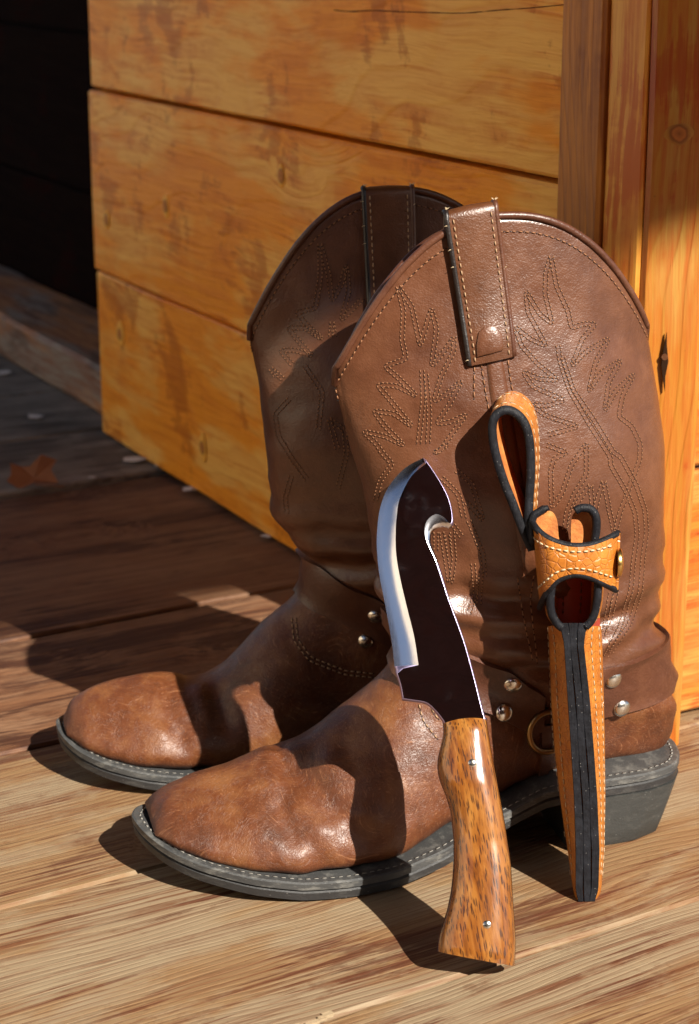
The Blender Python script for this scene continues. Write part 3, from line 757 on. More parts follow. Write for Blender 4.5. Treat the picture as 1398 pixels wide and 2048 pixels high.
def lay(B, polys, double, pitch=.0022, gap=.0008, r=.00028, mat='thread', name='stitching', bvk='bv', off=.0002):
    mb_ = MB() if double is None else B['st']
    for poly in polys:
        P3 = []
        for i in range(len(poly)-1):
            n_ = max(2, int(math.hypot(poly[i+1][0]-poly[i][0], poly[i+1][1]-poly[i][1])/4))
            for q in range(n_): P3.append((lerp(poly[i][0], poly[i+1][0], q/n_), lerp(poly[i][1], poly[i+1][1], q/n_)))
        P3.append(poly[-1])
        A = np.array(P3)
        for _ in range(2): A[1:-1] = (A[:-2]+2*A[1:-1]+A[2:])/4
        T = np.gradient(A, axis=0); T /= np.linalg.norm(T, axis=1, keepdims=True)+1e-9; Nn = np.stack([-T[:, 1], T[:, 0]], 1)
        for o_ in ((-4.0, 4.0) if double else (0,)):
            L3 = []
            for x, y in A+Nn*o_:
                h = B[bvk].ray_cast(CO, ray(x, y).normalized())
                if h[0]: L3.append(h[0])
            stitch_path(mb_, L3, B[bvk], pitch, gap, r, off, holes=B['holes'])
    return mb_
lay(B1, near_pat, True); lay(B1, near_single, False, .0042, .0011, .0004)
lay(B2, far_pat, True)
arc = MB(); tmp = dict(B1); tmp['st'] = arc; lay(tmp, near_arc, False, .0036, .0010, .00042); arc.build('vamp_stitching', M['thread_pale'], B1['root'], kind='stuff')
arc = MB(); tmp = dict(B2); tmp['st'] = arc; lay(tmp, [[(588, 1235), (592, 1280), (620, 1318), (690, 1345), (760, 1352)]], True, .0036, .0010, .00042); arc.build('vamp_stitching', M['thread_pale'], B2['root'], kind='stuff')
for B_ in (B1, B2): B_['holes'].build('needle_holes', M['hole'], B_['root'], kind='stuff')
B1['st'].build('stitching', M['thread'], B1['root'], kind='stuff'); B2['st'].build('stitching', M['thread'], B2['root'], kind='stuff')

def rivets(B, pts, r=.0049):
    for x, y in pts:
        h = B['all'].ray_cast(CO, ray(x, y).normalized())
        if not h[0]: continue
        n_ = Vector()
        for dx in (-14, 0, 14):
            for dy in (-10, 0, 10):
                g = B['bv'].ray_cast(CO, ray(x+dx, y+dy).normalized())
                if g[0]: n_ += g[1] if g[1].dot(CO-g[0]) > 0 else -g[1]
        n_.normalize()
        t1 = n_.orthogonal().normalized(); t2 = n_.cross(t1); rws = []
        for q, (rr, hh) in enumerate(((1.0, -.0005), (1.0, .0007), (.93, .0012), (.7, .0020), (.35, .0025), (.02, .0027))):
            rws.append([h[0]+n_*hh+(t1*math.cos(a)+t2*math.sin(a))*rr*r for a in [2*math.pi*i/24 for i in range(24)]])
        mb_ = MB(); mb_.grid(rws, True, True, True); mb_.build('rivet', M['nickel'], B['root'], sharp=60)
rivets(B1, [(1025, 1370), (1008, 1425), (1226, 1359), (1243, 1416)]); rivets(B2, [(750, 1233), (731, 1282)], .0044)

def pull_strap(B, quad, side=1, patch=False):
    """quad: left/right edge pixels, top then bottom; folds over the rim"""
    (lt, rt, lb, rb) = quad
    f, l = B['f'], B['l']
    ctr = B['H']+f*.112
    rows = []
    def hit(x, y):
        h = B['bv'].ray_cast(CO, ray(x, y).normalized()); return h
    body = []
    nrm0 = l*side
    for i in range(26):
        v = i/25; row = []
        for j in range(9):
            u = j/8; x = lerp(lerp(lt[0], rt[0], u), lerp(lb[0], rb[0], u), v); y = lerp(lerp(lt[1], rt[1], u), lerp(lb[1], rb[1], u), v)
            h = hit(x, y)
            row.append((h[0], h[1], x, y))
        body.append(row)
    # plane fit of the valid hits for the part that stands above the rim
    good = [q[0] for r_ in body[4:12] for q in r_ if q[0] and (q[0]-ctr).dot(l) > 0]
    pc = sum(good, Vector())/len(good)
    A_ = np.array([tuple(g-pc) for g in good]); nrm = Vector(np.linalg.svd(A_)[2][2]); 
    if nrm.dot(l) < 0: nrm = -nrm
    front = []
    for i, r_ in enumerate(body):
        row = []
        for q in r_:
            pp = onplane(q[2], q[3], pc, nrm)
            p = q[0] if (q[0] and abs((q[0]-pp).dot(nrm)) < .006 and i > 5) else pp
            row.append(p+nrm*(.0034 if i < 24 else .0022))
        front.append(row)
    for _ in range(3):
        front = [front[0]]+[[(front[i-1][j]+front[i][j]*2+front[i+1][j])/4 for j in range(9)] for i in range(1, 25)]+[front[-1]]
    th = .0022
    # fold over the top and down inside
    t0 = front[0]; upv = Vector((0, 0, 1))
    over = []
    for a in (150, 120, 90, 60, 30):
        over.append([p-nrm*.0042+nrm*(.0042*math.cos(math.radians(180-a)+math.pi)) + upv*(.0042*math.sin(math.radians(a))) for p in t0])
    over = [[p-nrm*.0042*(1-math.cos(math.radians(a)))+upv*.0042*math.sin(math.radians(a)) for p in t0] for a in (160, 125, 90, 60, 30)]
    ins = [[p-nrm*.0084-upv*d for p in t0] for d in (.045, .02, .004)]
    path = ins+over+front
    def shell(pth):
        # normals pointing out of the fold
        rws = []; m_ = len(pth)
        for i in range(m_):
            a, b = pth[max(0, i-1)], pth[min(m_-1, i+1)]
            row_o = []; row_i = []
            for j in range(9):
                t = (b[j]-a[j]).normalized(); wv = (pth[i][8]-pth[i][0]).normalized(); nn_ = t.cross(wv)
                if i >= len(ins)+len(over)-1 and nn_.dot(nrm) < 0: nn_ = -nn_
                elif i < len(ins) and nn_.dot(nrm) > 0: nn_ = -nn_
                elif len(ins) <= i < len(ins)+len(over)-1 and nn_.dot(upv) < 0 and i > len(ins): nn_ = -nn_
                dome = .0010*(1-abs(j-4)/4.0)**.5 if 0 < j < 8 else 0
                edge_lift = .0
                row_o.append(pth[i][j]+nn_*(dome)); row_i.append(pth[i][j]-nn_*th)
            rws.append(row_o+row_i[::-1])
        return rws
    mb_ = MB(); mb_.grid(shell(path), True, True, True)
    o = mb_.build('pull_strap', M['pull'], B['root'], sharp=55)
    # turned edges; left one near-black to paint the shadow under the lifted strap
    for j, dxy in ((0, -1), (8, 1)):
        e = MB(); e.tube([r_[j]-nrm*.0008 for r_ in over[1:]+front], .0015, 6); e.build('strap_edge', M['edge'] if j == 0 else M['strap'], o)
    sm = MB()
    fb = BVHTree.FromPolygons(mb_.V, mb_.F)
    for j, k_ in ((0, .9), (8, 7.1)):
        L3 = []
        for r_ in front:
            jj = k_; a = int(jj); L3.append(r_[a].lerp(r_[a+1], jj-a)+nrm*.0012)
        stitch_path(sm, L3, fb, .0036, .0010, .0004, .0002)
    sm.build('strap_stitching', M['thread_pale'], o, kind='stuff')
    if patch:
        cx = [(953, 714), (952, 690), (957, 664), (968, 654), (981, 651), (993, 654), (1002, 668), (1006, 690), (1005, 700), (985, 706), (968, 710)]
        pcx, pcy = 980, 690; n_ = len(cx); rings = []
        for k_, lift in ((1.0, -.0005), (1.0, .0009), (.94, .0012), (.6, .0012), (.3, .0012), (.02, .0012)):
            rg = []
            for x, y in cx:
                x, y = lerp(pcx, x, k_), lerp(pcy, y, k_)
                h = fb.ray_cast(CO, ray(x, y).normalized()); p = h[0] if h[0] else onplane(x, y, pc+nrm*.004, nrm); rg.append(p+nrm*lift)
            rings.append(rg)
        pm = MB(); pm.grid(rings, True, False, True)
        pm.build('strap_patch', M['shaft'], o, sharp=50)
    # loose threads at the cut edge
    if side == 1:
        tm = MB(); rr = random.Random(4)
        for i in range(6):
            p = front[rr.randint(1, 24)][0 if i < 4 else 8]
            d = (Vector((-1, 0, rr.uniform(-.2, .6))) if i < 4 else Vector((.6, 0, 1))).normalized()
            tm.tube([p, p+d*.0012+nrm*.0008, p+d*.0022+nrm*.0008+Vector((0, 0, -.0006))], [.0002, .00016, .0001], 5)
        for p in (over[2][8], over[2][0]):
            for k_ in range(5):
                d = Vector((rr.uniform(-.8, .8), rr.uniform(-.6, .6), 1)).normalized(); tm.tube([p, p+d*.0012, p+d*.0022+Vector((rr.uniform(-.001, .001), 0, 0))], [.00028, .0002, .0001], 5)
        tm.build('loose_threads', M['thread_white'], o, kind='stuff')
    return o
pull_strap(B1, ((891, 440), (989, 420), (938, 731), (1026, 712)), patch=True)
pull_strap(B2, ((727, 391), (824, 388), (742, 690), (830, 684)))
# far-side pull straps: mirror by simple ribbons on the inner side
# central side seam welt below the near strap
def ribbon(B, L, R, off, nm, m, bvk='bv', th=.001):
    top_, bot_ = [], []
    for (a, b) in zip(cr(L, 16), cr(R, 16)):
        ro = []; ri = []
        for j in range(5):
            x, y = lerp(a[0], b[0], j/4), lerp(a[1], b[1], j/4)
            h = B[bvk].ray_cast(CO, ray(x, y).normalized())
            if not h[0]: continue
            n_ = h[1] if h[1].dot(CO-h[0]) > 0 else -h[1]
            ro.append(h[0]+n_*(off if 0 < j < 4 else off*.3)); ri.append(h[0]-n_*.0006)
        if len(ro) == 5: top_.append(ro+ri[::-1])
    if len(top_) > 1:
        mb_ = MB(); mb_.grid(top_, True, True, True); return mb_.build(nm, m, B['root'])
ribbon(B1, [(972, 716), (980, 790), (1000, 900), (1050, 1150)], [(1003, 712), (1018, 790), (1036, 900), (1078, 1150)], .0006, 'side_seam', M['shaft'])

# ------------------------------------------------------------ knife
KB = ground(1018, 1938)
ktip_h = B1['bv'].ray_cast(CO, ray(846, 925).normalized())[0]
KT = ktip_h+(CO-ktip_h).normalized()*.0035
kyaw = math.radians(0)
ku = Vector((math.cos(kyaw), math.sin(kyaw), 0)); kv = (KT-KB); kn = ku.cross(kv).normalized()
if kn.dot(CO-KB) < 0: kn = -kn
KB = KB+kn*.010
hm = N('figured_handle_wood'); hv = hm.vec((1, 1, 1))
from mathutils import Matrix
_rm = Matrix((ku, kn, kv.normalized())).to_euler()
def hvec(sc):
    m1 = hm.t.nodes.new('ShaderNodeMapping'); m1.inputs['Rotation'].default_value = _rm; hm.link(hm.co.outputs['Object'], m1.inputs[0])
    m2 = hm.t.nodes.new('ShaderNodeMapping'); m2.inputs['Scale'].default_value = sc; hm.link(m1.outputs[0], m2.inputs[0]); return m2.outputs[0]
hg = hm.noise(hvec((60, 60, 10)), 3.0, 5, .6, .5)
hc = hm.ramp(hg, [(.32, (.11, .031, .005)), (.45, (.20, .065, .010)), (.57, (.27, .105, .020)), (.72, (.34, .155, .034))])
pv = hvec((1150, 950, 150))
pd = hm.voro(pv, 1.0); pk = hm.ramp(pd, [(.30, 1), (.42, 0)])
pm_ = hm.ramp(hm.noise(hv, 60, 3), [(.36, .25), (.48, 1)])
hc = hm.mix(hm.math('MULTIPLY', hm.math('MULTIPLY', pk, pm_), .9), hc, (.035, .014, .008))
hl = hm.ramp(hm.noise(hvec((800, 800, 30)), 1.0, 3, .6), [(.52, 0), (.66, 1)])
hc = hm.mix(hm.math('MULTIPLY', hl, .5), hc, (.10, .03, .008))
M['handle'] = hm.fin(hc, .22, hm.bump(pd, .08, .0004), Coat_Weight=.7, Coat_Roughness=.08)

def K(x, y, d=0): return onplane(x, y, KB, kn)+kn*d
knife = empty('knife', ground(950, 1925), label='polished gut-hook knife with brown wooden handle leaning against the near boot', cat='knife')
outer_pts = [(846, 916), (809, 937), (777, 974), (760, 1017), (754, 1066), (754, 1103), (759, 1152), (769, 1203), (783, 1281), (789, 1333), (790.5, 1338), (791, 1346), (799, 1372), (804, 1401), (826, 1404), (852, 1409), (869, 1424), (883, 1441), (890, 1452), (905, 1462), (966, 1462), (973, 1444), (966, 1418), (949, 1352), (929, 1281), (900, 1200), (877, 1126), (864.5, 1093), (862, 1080), (864, 1067), (871, 1058), (884, 1055), (897, 1058), (904, 1053), (907, 1044), (904, 1018), (898, 996), (889, 977), (872, 949), (852, 920)]
inner_pts = [(851, 930), (822, 955), (799, 1000), (793, 1036), (791, 1066), (792, 1110), (800, 1158), (814, 1218), (828, 1275), (836.5, 1331), (806, 1338), (795, 1348), (802, 1371), (807, 1397.5), (827, 1400.5), (853, 1405.5), (871, 1421), (885, 1438), (892, 1449), (906, 1459), (963, 1459), (969, 1444), (962, 1418), (945.5, 1352), (925.5, 1281), (896, 1200), (872, 1127), (856, 1092), (849, 1070), (850, 1052), (858, 1038), (873, 1030), (888, 1037), (899, 1048), (903.5, 1041), (901, 1018), (895, 997), (886, 978), (870, 951), (852, 925)]
def fine(pts, n=3, hard=()):
    out = []; m_ = len(pts)
    for i in range(m_):
        p0, p1, p2, p3 = [np.array(pts[k % m_], float) for k in (i-1, i, i+1, i+2)]
        if i in hard: p0 = p1
        if (i+1) % m_ in hard: p3 = p2
        for q in range(n):
            u = q/n
            if i in hard and (i+1) % m_ in hard: out.append(tuple(lerp(p1, p2, u)))
            else: out.append(tuple(.5*((2*p1)+(-p0+p2)*u+(2*p0-5*p1+4*p2-p3)*u*u+(-p0+3*p1-3*p2+p3)*u**3)))
    return out
hard = (0, 9, 10, 11, 13, 19, 20, 21, 32, 39)
fo, fi = fine(outer_pts, 4, hard), fine(inner_pts, 4, hard)
nK = len(fo); T = .0028
def strip(idx, m, nm, par, prof='round'):
    rws = []
    if prof == 'round': pf = [(1-math.cos(math.radians(a)), T*math.sin(math.radians(a))) for a in (0, 15, 32, 50, 68, 80, 90)]
    else: pf = [(u, .0002+(T-.0002)*(.42*u+.58*u**2.6)) for u in (0, .2, .4, .6, .8, 1)]
    for i in idx:
        o_, n_ = np.array(fo[i % nK]), np.array(fi[i % nK])
        r_ = [K(*(o_+(n_-o_)*u), d=z) for u, z in pf]+[K(*(o_+(n_-o_)*u), d=-z) for u, z in pf[::-1]]
        rws.append(r_)
    mb_ = MB(); mb_.grid([r_+[r_[0]] for r_ in rws])
    return mb_.build(nm, m, par, sharp=50)
mbk = MB()
V = [K(x, y, T) for x, y in fi]+[K(x, y, -T) for x, y in fi]
mbk.add(V, [tuple(range(nK)), tuple(range(2*nK-1, nK-1, -1))])
blade = mbk.build('blade', M['steel'], knife, smooth=False)
strip(list(range(0, 9*4+1)), M['bevel'], 'cutting_bevel', blade, 'hollow')
strip(list(range(9*4, 26*4+1)), M['spine'], 'spine', blade)
strip(list(range(26*4, 33*4+1)), M['bevel'], 'gut_hook', blade)
strip(list(range(33*4, 40*4+1)), M['spine'], 'spine', blade)
# handle
hL = [(1446, 884), (1456, 888), (1474, 886), (1508, 877), (1527, 874), (1545, 875), (1566, 880), (1587, 890), (1627, 902), (1678, 907), (1734, 907), (1782, 902), (1825, 893), (1864, 880), (1894, 874), (1902, 875)]
hR = [(1446, 973), (1485, 979), (1570, 995), (1646, 1009), (1726, 1021), (1811, 1026), (1881, 1031), (1930, 1029)]
mbh = MB(); rws = []
kax = ((K(950, 1900)-K(930, 1450))).normalized()
nR = 64
for i in range(nR):
    v = i/(nR-1)
    yl = lerp(1448, 1902, v); yr = lerp(1440, 1931, v)
    xl = interp(yl, [a for a, b in hL], [b for a, b in hL]); xr = interp(yr, [a for a, b in hR], [b for a, b in hR])
    # smooth the tables a little
    xl = np.mean([interp(yl+d, [a for a, b in hL], [b for a, b in hL]) for d in (-12, -6, 0, 6, 12)])
    th_ = interp(v, [0, .03, .08, .25, .5, .75, .97, 1], [.0065, .0085, .0095, .0115, .0105, .0115, .0125, .0118])
    row = []
    for j in range(36):
        a = 2*math.pi*j/36; cx, sx_ = math.cos(a), math.sin(a)
        ex = .72; px = math.copysign(abs(cx)**ex, cx); py = math.copysign(abs(sx_)**.8, sx_)
        x = lerp(xl, xr, .5+.5*px); y = lerp(yl, yr, .5+.5*px)
        if v < .05: y -= 6*(1-px*px)*(1-v/.05)
        row.append(K(x, y, py*th_))
    rws.append(row)
mbh.grid(rws, True, True, True)
hd = mbh.build('handle', M['handle'], knife, sharp=50)
# tang showing as a thin steel line round the handle
mbt = MB(); rws = []
for i in range(nR):
    v = i/(nR-1); yl = lerp(1444, 1902.5, v); yr = lerp(1436, 1931.5, v)
    xl = np.mean([interp(yl+d, [a for a, b in hL], [b for a, b in hL]) for d in (-12, -6, 0, 6, 12)])-.2
    xr = interp(yr, [a for a, b in hR], [b for a, b in hR])+.5
    rws.append([K(xl, yl, .0011), K(xr, yr, .0011), K(xr, yr, -.0011), K(xl, yl, -.0011)])
mbt.grid(rws, True, True, True); mbt.build('tang', M['steel'], knife, sharp=30)
hbv = BVHTree.FromPolygons(mbh.V, mbh.F)
for x, y in ((944.5, 1526), (974, 1849)):
    h = hbv.ray_cast(CO, ray(x, y).normalized()); n_ = kn
    t1 = ku; t2 = n_.cross(t1); mb_ = MB()
    mb_.grid([[h[0]+n_*hh+(t1*math.cos(a)+t2*math.sin(a))*rr for a in [2*math.pi*i/20 for i in range(20)]] for rr, hh in ((.0019, -.001), (.0019, .0002), (.0014, .0005), (.0003, .0006))], True, True, True)
    mb_.build('pin', M['nickel'], knife, sharp=50)

# ------------------------------------------------------------ sheath
def tan_leather():
    n = N('tooled_tan_leather'); v = n.vec((1, 1, 1)); a = n.noise(v, 55, 6, .6)
    c = n.ramp(a, [(.3, (.29, .080, .008)), (.5, (.41, .135, .015)), (.7, (.50, .205, .034))])
    vo = n.voro(v, 260, 'DISTANCE_TO_EDGE'); ed_ = n.ramp(vo, [(.0, 0), (.12, 1)])
    c = n.mix(n.math('MULTIPLY', n.ramp(vo, [(0, 1), (.06, 0)]), .35), c, (.30, .07, .008))
    return n.fin(c, .4, n.bump(n.noise(v, 900, 3), .2, .0003, n.bump(ed_, .5, .0006)), Coat_Weight=.2)
M['tan'] = tan_leather()
n = N('raw_leather'); v = n.vec((1, 1, 1)); M['raw'] = n.fin(n.ramp(n.noise(v, 120, 6, .7), [(.3, (.30, .075, .012)), (.6, (.52, .19, .04)), (.8, (.66, .36, .12))]), .75, n.bump(n.noise(v, 600, 5, .7), .6, .0008))
n = N('dark_red_lining'); v = n.vec((1, 1, 1)); M['redin'] = n.fin(n.mix(n.noise(v, 90, 5), (.16, .012, .006), (.30, .035, .012)), .6)
n = N('black_edge_paint'); v = n.vec((1, 1, 1)); ln = n.noise(n.vec((900, 900, 25)), 1.0, 4, .7)
ec = n.mix(n.ramp(n.noise(v, 160, 5, .7), [(.4, 0), (.7, 1)]), (.006, .006, .008), (.016, .017, .022)); ec = n.mix(n.ramp(n.voro(v, 420), [(.05, .5), (.1, 0)]), ec, (.4, .38, .35))
M['blackedge'] = n.fin(ec, .5, n.bump(ln, .6, .0008, n.bump(n.noise(v, 900, 4), .4, .0005)), Specular_IOR_Level=.2)

SB = ground(1162, 1800)                       # foot of the black edge
sh_top = B1['bv'].ray_cast(CO, ray(1150, 1030).normalized())[0]
su = Vector((1, .10, 0)).normalized()
ST = sh_top+(CO-sh_top).normalized()*.036
sn = su.cross((ST-SB)).normalized()
if sn.dot(CO-SB) < 0: sn = -sn
SB = SB+sn*.001
def Sh(x, y, d=0): return onplane(x, y, SB-sn*d, sn)          # d = depth behind the black edge's plane
sheath = empty('knife_sheath', ground(1162, 1790), label='tan tooled leather knife sheath with black edges leaning on the near boot', cat='knife sheath')
ys = [1236, 1260, 1290, 1400, 1500, 1600, 1700, 1780, 1800]
bL = [1106, 1122, 1128, 1135, 1142, 1148, 1151, 1151, 1156]; bR = [1185, 1172, 1168, 1180, 1188, 1195, 1199, 1197, 1190]
oL = [1094, 1096, 1098, 1102, 1109, 1120, 1135, 1146, 1151]; oR = [1201, 1203, 1205, 1208, 1210, 1211, 1209, 1203, 1196]
def sec(y):
    return [interp(y, ys, t) for t in (bL, bR, oL, oR)]
NS = 40
rowsL, rowsE = [], []
left, right, edge = [], [], []
for i in range(NS):
    y = lerp(1252, 1800, i/(NS-1)); a, b, c, d = sec(y)
    m_ = (a+b)/2
    dep = interp(y, [1236, 1500, 1700, 1770, 1800], [.052, .046, .034, .022, .012])
    # left wall: outside from black edge back to the spine
    out = []
    for t in np.linspace(0, 1, 12):
        out.append(Sh(lerp(a, c, math.sin(min(1, t*2.0)*math.pi/2)) if t < .5 else lerp(c, m_+6, ((t-.5)*2)**2.2), y, dep*t+.0004))
    left.append(out)
    out = []
    for t in np.linspace(0, 1, 12):
        out.append(Sh(lerp(b, d, math.sin(min(1, t*2.0)*math.pi/2)) if t < .5 else lerp(d, m_+6, ((t-.5)*2)**2.2), y, dep*t+.0004))
    right.append(out)
body = [l_+r_[::-1][1:] for l_, r_ in zip(left, right)]
mb_ = MB(); mb_.grid(body, True, True, True); sbd = mb_.build('body', M['tan'], sheath, sharp=50); body_bv = BVHTree.FromPolygons(mb_.V, mb_.F)
# black burnished edge: three leather layers with grooves between
for lay_i, (u0, u1) in enumerate(((0, .335), (.342, .66), (.667, 1))):
    rws = []
    for i in range(60):
        y = lerp(1246, 1803, i/59); a, b, c, d = sec(y)
        wob_ = .9*math.sin(y*.031+lay_i*2)
        u0_, u1_ = lerp(a, b, u0)+(wob_ if lay_i else 0), lerp(a, b, u1)+(wob_ if lay_i < 2 else 0)
        hh = .0016
        rws.append([Sh(u0_, y, .003), Sh(u0_, y, -hh*.75), Sh(lerp(u0_, u1_, .07), y, -hh), Sh(lerp(u0_, u1_, .93), y, -hh), Sh(u1_, y, -hh*.75), Sh(u1_, y, .003)])
    mb_ = MB(); mb_.grid(rws, True, True, True); mb_.build('edge_layer', M['blackedge'], sheath, sharp=40)
# mouth: black-edged throat opening, walls rising to two flaps
mouth = [(1123, 1256), (1112, 1246), (1102, 1228), (1099, 1205), (1101, 1180), (1104, 1150), (1103, 1120)]
mouthR = [(1172, 1254), (1182, 1244), (1190, 1228), (1195, 1205), (1197, 1180), (1198, 1150), (1199, 1120)]
for pts, s_ in ((mouth, -1), (mouthR, 1)):
    # wall shell: front edge follows the throat, sweeps back
    P_ = cr(pts, 20); rws = []
    for x, y in P_:
        r_o = []; r_i = []
        for t in np.linspace(0, 1, 10):
            bul = math.sin(t*math.pi)*7+ (0)
            xo = x+s_*(3+bul); xi = x+s_*(-6+bul*.9)
            xo = lerp(xo, 1150, max(0, (t-.7)/.3)**1.5*.95); xi = lerp(xi, 1150, max(0, (t-.7)/.3)**1.5*.95)
            r_o.append(Sh(xo, y, .050*t)); r_i.append(Sh(xi, y, .050*t*.94))
        rws.append(r_o+r_i[::-1])
    mb_ = MB(); mb_.grid(rws, True, True, True); mb_.build('throat_wall', M['tan'], sheath, sharp=50)
    e = MB(); e.tube([Sh(x+s_*-1.5, y, -.0006) for x, y in P_], .0021, 10); e.build('throat_edge', M['blackedge'], sheath)
# dark red inside of the throat (back wall)
rws = [[Sh(x, y, .036+.006*abs((x-1150)/50)**2) for x in np.linspace(1098, 1200, 9)] for y in np.linspace(1096, 1262, 10)]
mb_ = MB(); mb_.grid(rws); mb_.grid([[p-sn*.002 for p in r_] for r_ in rws])
mb_.build('lining', M['redin'], sheath)
mb_ = MB()
for x0, x1 in ((1128, 1124), (1163, 1160)):
    fbv = BVHTree.FromPolygons([p for r_ in rws for p in r_], [(i*9+j, i*9+j+1, (i+1)*9+j+1, (i+1)*9+j) for i in range(9) for j in range(8)])
    stitch_path(mb_, [Sh(lerp(x0, x1, q/10), lerp(1150, 1240, q/10), .036) for q in range(11)], fbv, .0036, .001, .0004)
mb_.build('lining_stitching', M['pull'], sheath, kind='stuff')
# flaps (two ears) above the strap
def ear(outl, d0, d1, m_out, m_in, nm):
    f_ = [Sh(x, y, d0) for x, y in outl]; b_ = [Sh(x, y, d1) for x, y in outl]; n_ = len(outl)
    mb_ = MB(); c0 = sum(f_, Vector())/n_
    mb_.add(f_+[c0], [(i, (i+1) % n_, n_) for i in range(n_)]); mb_.add(b_+[sum(b_, Vector())/n_], [(i, n_, (i+1) % n_) for i in range(n_)])
    o = mb_.build(nm, m_in, sheath, smooth=False)
    e = MB(); e.grid([[lerp(f_[i], f_[i], 0) for i in range(n_)], [b_[i] for i in range(n_)]], True); e.build(nm+'_side', m_out, o)
    return f_, b_
lf = fine([(1071, 1038), (1078, 1028), (1090, 1022), (1105, 1024), (1114, 1040), (1117, 1070), (1119, 1100), (1095, 1120), (1078, 1100), (1070, 1065)], 3)
f_, b_ = ear(lf, .010, .0125, M['tan'], M['raw'], 'flap')
e = MB(); e.tube([Sh(x, y, .0085) for x, y in fine([(1068, 1085), (1064, 1050), (1067, 1033), (1078, 1024), (1092, 1021)], 4)[:17]], .0020, 8); e.build('flap_edge', M['blackedge'], sheath)
rf_ = fine([(1143, 1040), (1148, 1026), (1160, 1020), (1175, 1022), (1185, 1034), (1187, 1060), (1183, 1090), (1178, 1120), (1145, 1120), (1142, 1080)], 3)
ear(rf_, .018, .0205, M['tan'], M['raw'], 'flap')
e = MB(); e.tube([Sh(x, y, .013) for x, y in cr([(1150, 1022), (1162, 1016), (1180, 1018), (1191, 1032), (1193, 1055), (1189, 1085), (1186, 1120)], 24)], .0022, 8); e.build('flap_edge', M['blackedge'], sheath)
mb_ = MB()
rws = [[Sh(x, y, dd) for x, dd in ((1193, .012), (1199, .016), (1200, .026), (1196, .034))] for y in np.linspace(1040, 1236, 12)]
rws = [r_+[p+su*-.001-sn*.001 for p in r_[::-1]] for r_ in rws]; mb_.grid(rws, True, True, True); mb_.build('side_wall', M['tan'], sheath, sharp=50)
# keeper strap hugging the mouth, with the snap on its free end
tp = cr([(1061, 1030), (1068, 1050), (1086, 1070), (1112, 1084), (1145, 1092), (1180, 1090), (1212, 1079), (1236, 1066)], 40)
bt = cr([(1080, 1215), (1086, 1200), (1098, 1180), (1116, 1160), (1145, 1150), (1175, 1153), (1205, 1166), (1232, 1180)], 40)
dp = [interp(i/39, [0, .08, .2, .35, .6, .8, .92, 1], [.020, .008, -.001, -.0055, -.0085, -.007, -.004, .000]) for i in range(40)]
def kpt(i, t, o_=0): 
    x, y = lerp(tp[i][0], bt[i][0], t), lerp(tp[i][1], bt[i][1], t); return Sh(x, y, dp[i]-.0012*math.sin(t*math.pi)-o_)
rws = []
for i in range(40):
    rws.append([kpt(i, t) for t in np.linspace(0.03, .97, 9)]+[kpt(i, t, -.0036) for t in np.linspace(.97, .03, 9)])
mb_ = MB(); mb_.grid(rws, True, True, True); kp = mb_.build('keeper_strap', M['tan'], sheath, sharp=50); kbv = BVHTree.FromPolygons(mb_.V, mb_.F)
for t in (.0, 1.0):
    e = MB(); e.tube([kpt(i, t, -.0019) for i in range(40)], .0017, 8); e.build('strap_edge', M['blackedge'], kp)
e = MB(); e.grid([[kpt(39, t, .0003), kpt(39, t, -.0042), kpt(39, t, -.0042)+su*.0012, kpt(39, t, .0003)+su*.0012] for t in np.linspace(0, 1, 8)], True, True, True); e.build('strap_end', M['tan'], kp, sharp=50)
sm = MB()
for t in (.2, .80): stitch_path(sm, [kpt(i, t if 3 < i else t, .0012) for i in range(1, 39)], kbv, .0034, .0006, .0005, .0002)
sm.build('strap_stitching', M['thread_white'], kp, kind='stuff')
sc_ = Sh(1237, 1124, .0); sa = (su*1.0+sn*.12).normalized(); s1 = sa.orthogonal().normalized(); s2 = sa.cross(s1); mb_ = MB()
mb_.grid([[sc_+sa*hh+(s1*math.cos(a)+s2*math.sin(a))*rr for a in [2*math.pi*i/28 for i in range(28)]] for rr, hh in ((.0072, -.001), (.0074, .0006), (.0066, .0014), (.004, .0020), (.0005, .0022))], True, True, True)
mb_.build('snap_button', M['brass'], sheath, sharp=60)
# stitching down both walls
sm = MB()
for T_, cs_ in ((left, (2.2, 5.0)), (right, (1.3, 3.4))):
    for c_ in cs_:
        k0 = int(c_)
        stitch_path(sm, [r_[k0].lerp(r_[k0+1], c_-k0) for r_ in T_[:-3]], body_bv, .0040, .0007, .00045, .0002)
sm.build('side_stitching', M['thread_white'], sheath, kind='stuff')
# belt loop: a strap folded into a tall teardrop
tear = cr([(1064, 1100), (1046, 1062), (1026, 1010), (1006, 960), (990, 905), (984, 860), (990, 834), (1006, 822), (1024, 824), (1042, 838), (1054, 862), (1060, 900), (1061, 950), (1058, 1000), (1057, 1050), (1066, 1100)], 70)
ext = (-sn*.026+su*.0075+Vector((0, 0, .004)))
cx0 = (1030, 930)
def offs(pts, o_):
    A = np.array(pts); T_ = np.gradient(A, axis=0); T_ /= np.linalg.norm(T_, axis=1, keepdims=True)+1e-9; n_ = np.stack([T_[:, 1], -T_[:, 0]], 1)
    return A+n_*o_
o1, o2 = offs(tear, -9), offs(tear, 9)
if np.ptp(o1[:, 0]) < np.ptp(o2[:, 0]): o1, o2 = o2, o1      # o1 outside, o2 inside
LD = .010
def lrow(A, k_): return [Sh(x, y, LD)+ext*k_ for x, y in A]
mb_ = MB(); mb_.grid([lrow(o1, .05), lrow(o1, .1), lrow(o1, .5), lrow(o1, .95), lrow(o1, 1)]); lp = mb_.build('belt_loop', M['tan'], sheath, sharp=50); lbv = BVHTree.FromPolygons(mb_.V, mb_.F)
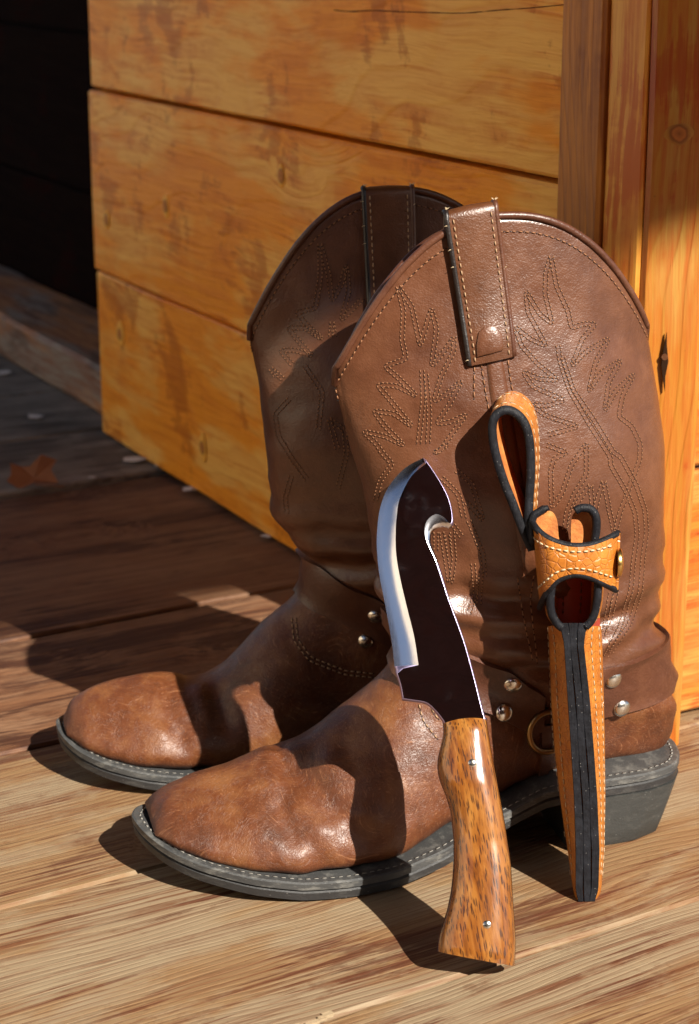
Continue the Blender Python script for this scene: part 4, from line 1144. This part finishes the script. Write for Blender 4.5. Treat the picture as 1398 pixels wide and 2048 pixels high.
mb_ = MB(); mb_.grid([lrow(o2, 0.03), lrow(o2, .3), lrow(o2, .7), lrow(o2, 1)]); mb_.grid([lrow(o1, 1), lrow(o2, 1)]); mb_.build('loop_inside', M['raw'], lp)
e = MB(); rws = []
for i in range(len(o1)):
    a, b = o1[i], o2[i]; m_ = (a+b)/2
    rws.append([Sh(*a, LD)+ext*.07, Sh(*lerp(a, m_, .12), LD)-ext*.005, Sh(*m_, LD)-ext*.035, Sh(*lerp(b, m_, .12), LD)-ext*.005, Sh(*b, LD)+ext*.05])
e.grid(rws); e.build('loop_edge', M['blackedge'], lp)
sm = MB()
for k_ in (.22, .80): stitch_path(sm, [Sh(x, y, LD)+ext*k_ for x, y in o1], lbv, .0046, .0008, .0005, .0001)
sm.build('loop_stitching', M['thread_white'], lp, kind='stuff')

# ------------------------------------------------------------ leaf and litter
n = N('dry_leaf'); v = n.vec((1, 1, 1)); LFM = n.fin(n.mix(n.noise(v, 60, 5), (.20, .065, .026), (.34, .13, .05)), .7)
lc = ground(62, 975)
lf_ = empty('dry_leaf', lc, label='curled dry brown leaf lying on the shaded deck planks at left', cat='leaf')
cam_r = Vector((1, 0, 0)); out = [(-.021, -.002), (-.018, .008), (-.019, .019), (-.010, .022), (-.002, .020), (.008, .026), (.021, .029), (.017, .016), (.024, .006), (.014, .000), (.004, -.004), (-.010, -.004)]
V = []; 
for x, y in out: V.append(lc+Vector((x*1.0, y*.55, .003+max(0, y)*.75+.004*math.sin(x*200))))
V.append(lc+Vector((.002, .006, .006)))
mk('leaf_blade', V+[v_+Vector((0, 0, -.0005)) for v_ in V], [(i, (i+1) % 12, 12) for i in range(12)]+[(13+i, 25, 13+(i+1) % 12) for i in range(12)], LFM, lf_, smooth=False)
mb_ = MB(); mb_.tube([lc+Vector((.004, 0, .003)), lc+Vector((.018, -.006, .004)), lc+Vector((.030, -.006, .002))], [.0008, .0006, .0005], 6); mb_.build('stem', LFM, lf_)
n = N('paper_scrap'); PM = n.fin((.62, .62, .66), .7)
for i, (x, y, s_, lab) in enumerate([(268, 921, .012, 'largest white paper scrap beside the foot of the pine wall'), (318, 933, .006, 'small white chip at the foot of the pine wall, right of the largest scrap'), (378, 981, .007, 'white chip at the foot of the pine wall nearest the boots'), (184, 957, .0045, 'tiny white fleck on the deck joint right of the leaf'), (72, 835, .010, 'white scrap on the grey plank near the sill beam'), (8, 748, .009, 'white scrap at the left edge below the sill beam'), (534, 1075, .006, 'pale crumb at the wall foot just left of the far boot')]):
    c = ground(x, y, .001); rr = random.Random(i); V = []; n_ = 5
    for q in range(n_):
        a = 2*math.pi*q/n_; V.append(c+Vector((math.cos(a)*s_*rr.uniform(.7, 1.1), math.sin(a)*s_*rr.uniform(.5, 1.0), .0008+rr.uniform(0, .002))))
    o = mk('paper_scrap', V+[v_-Vector((0, 0, .0007)) for v_ in V], [tuple(range(n_)), tuple(range(2*n_-1, n_-1, -1))]+[(q, (q+1) % n_, n_+(q+1) % n_, n_+q) for q in range(n_)], PM, smooth=False)
    tag(o, lab, 'paper scrap', 'white scraps littering the shaded deck')
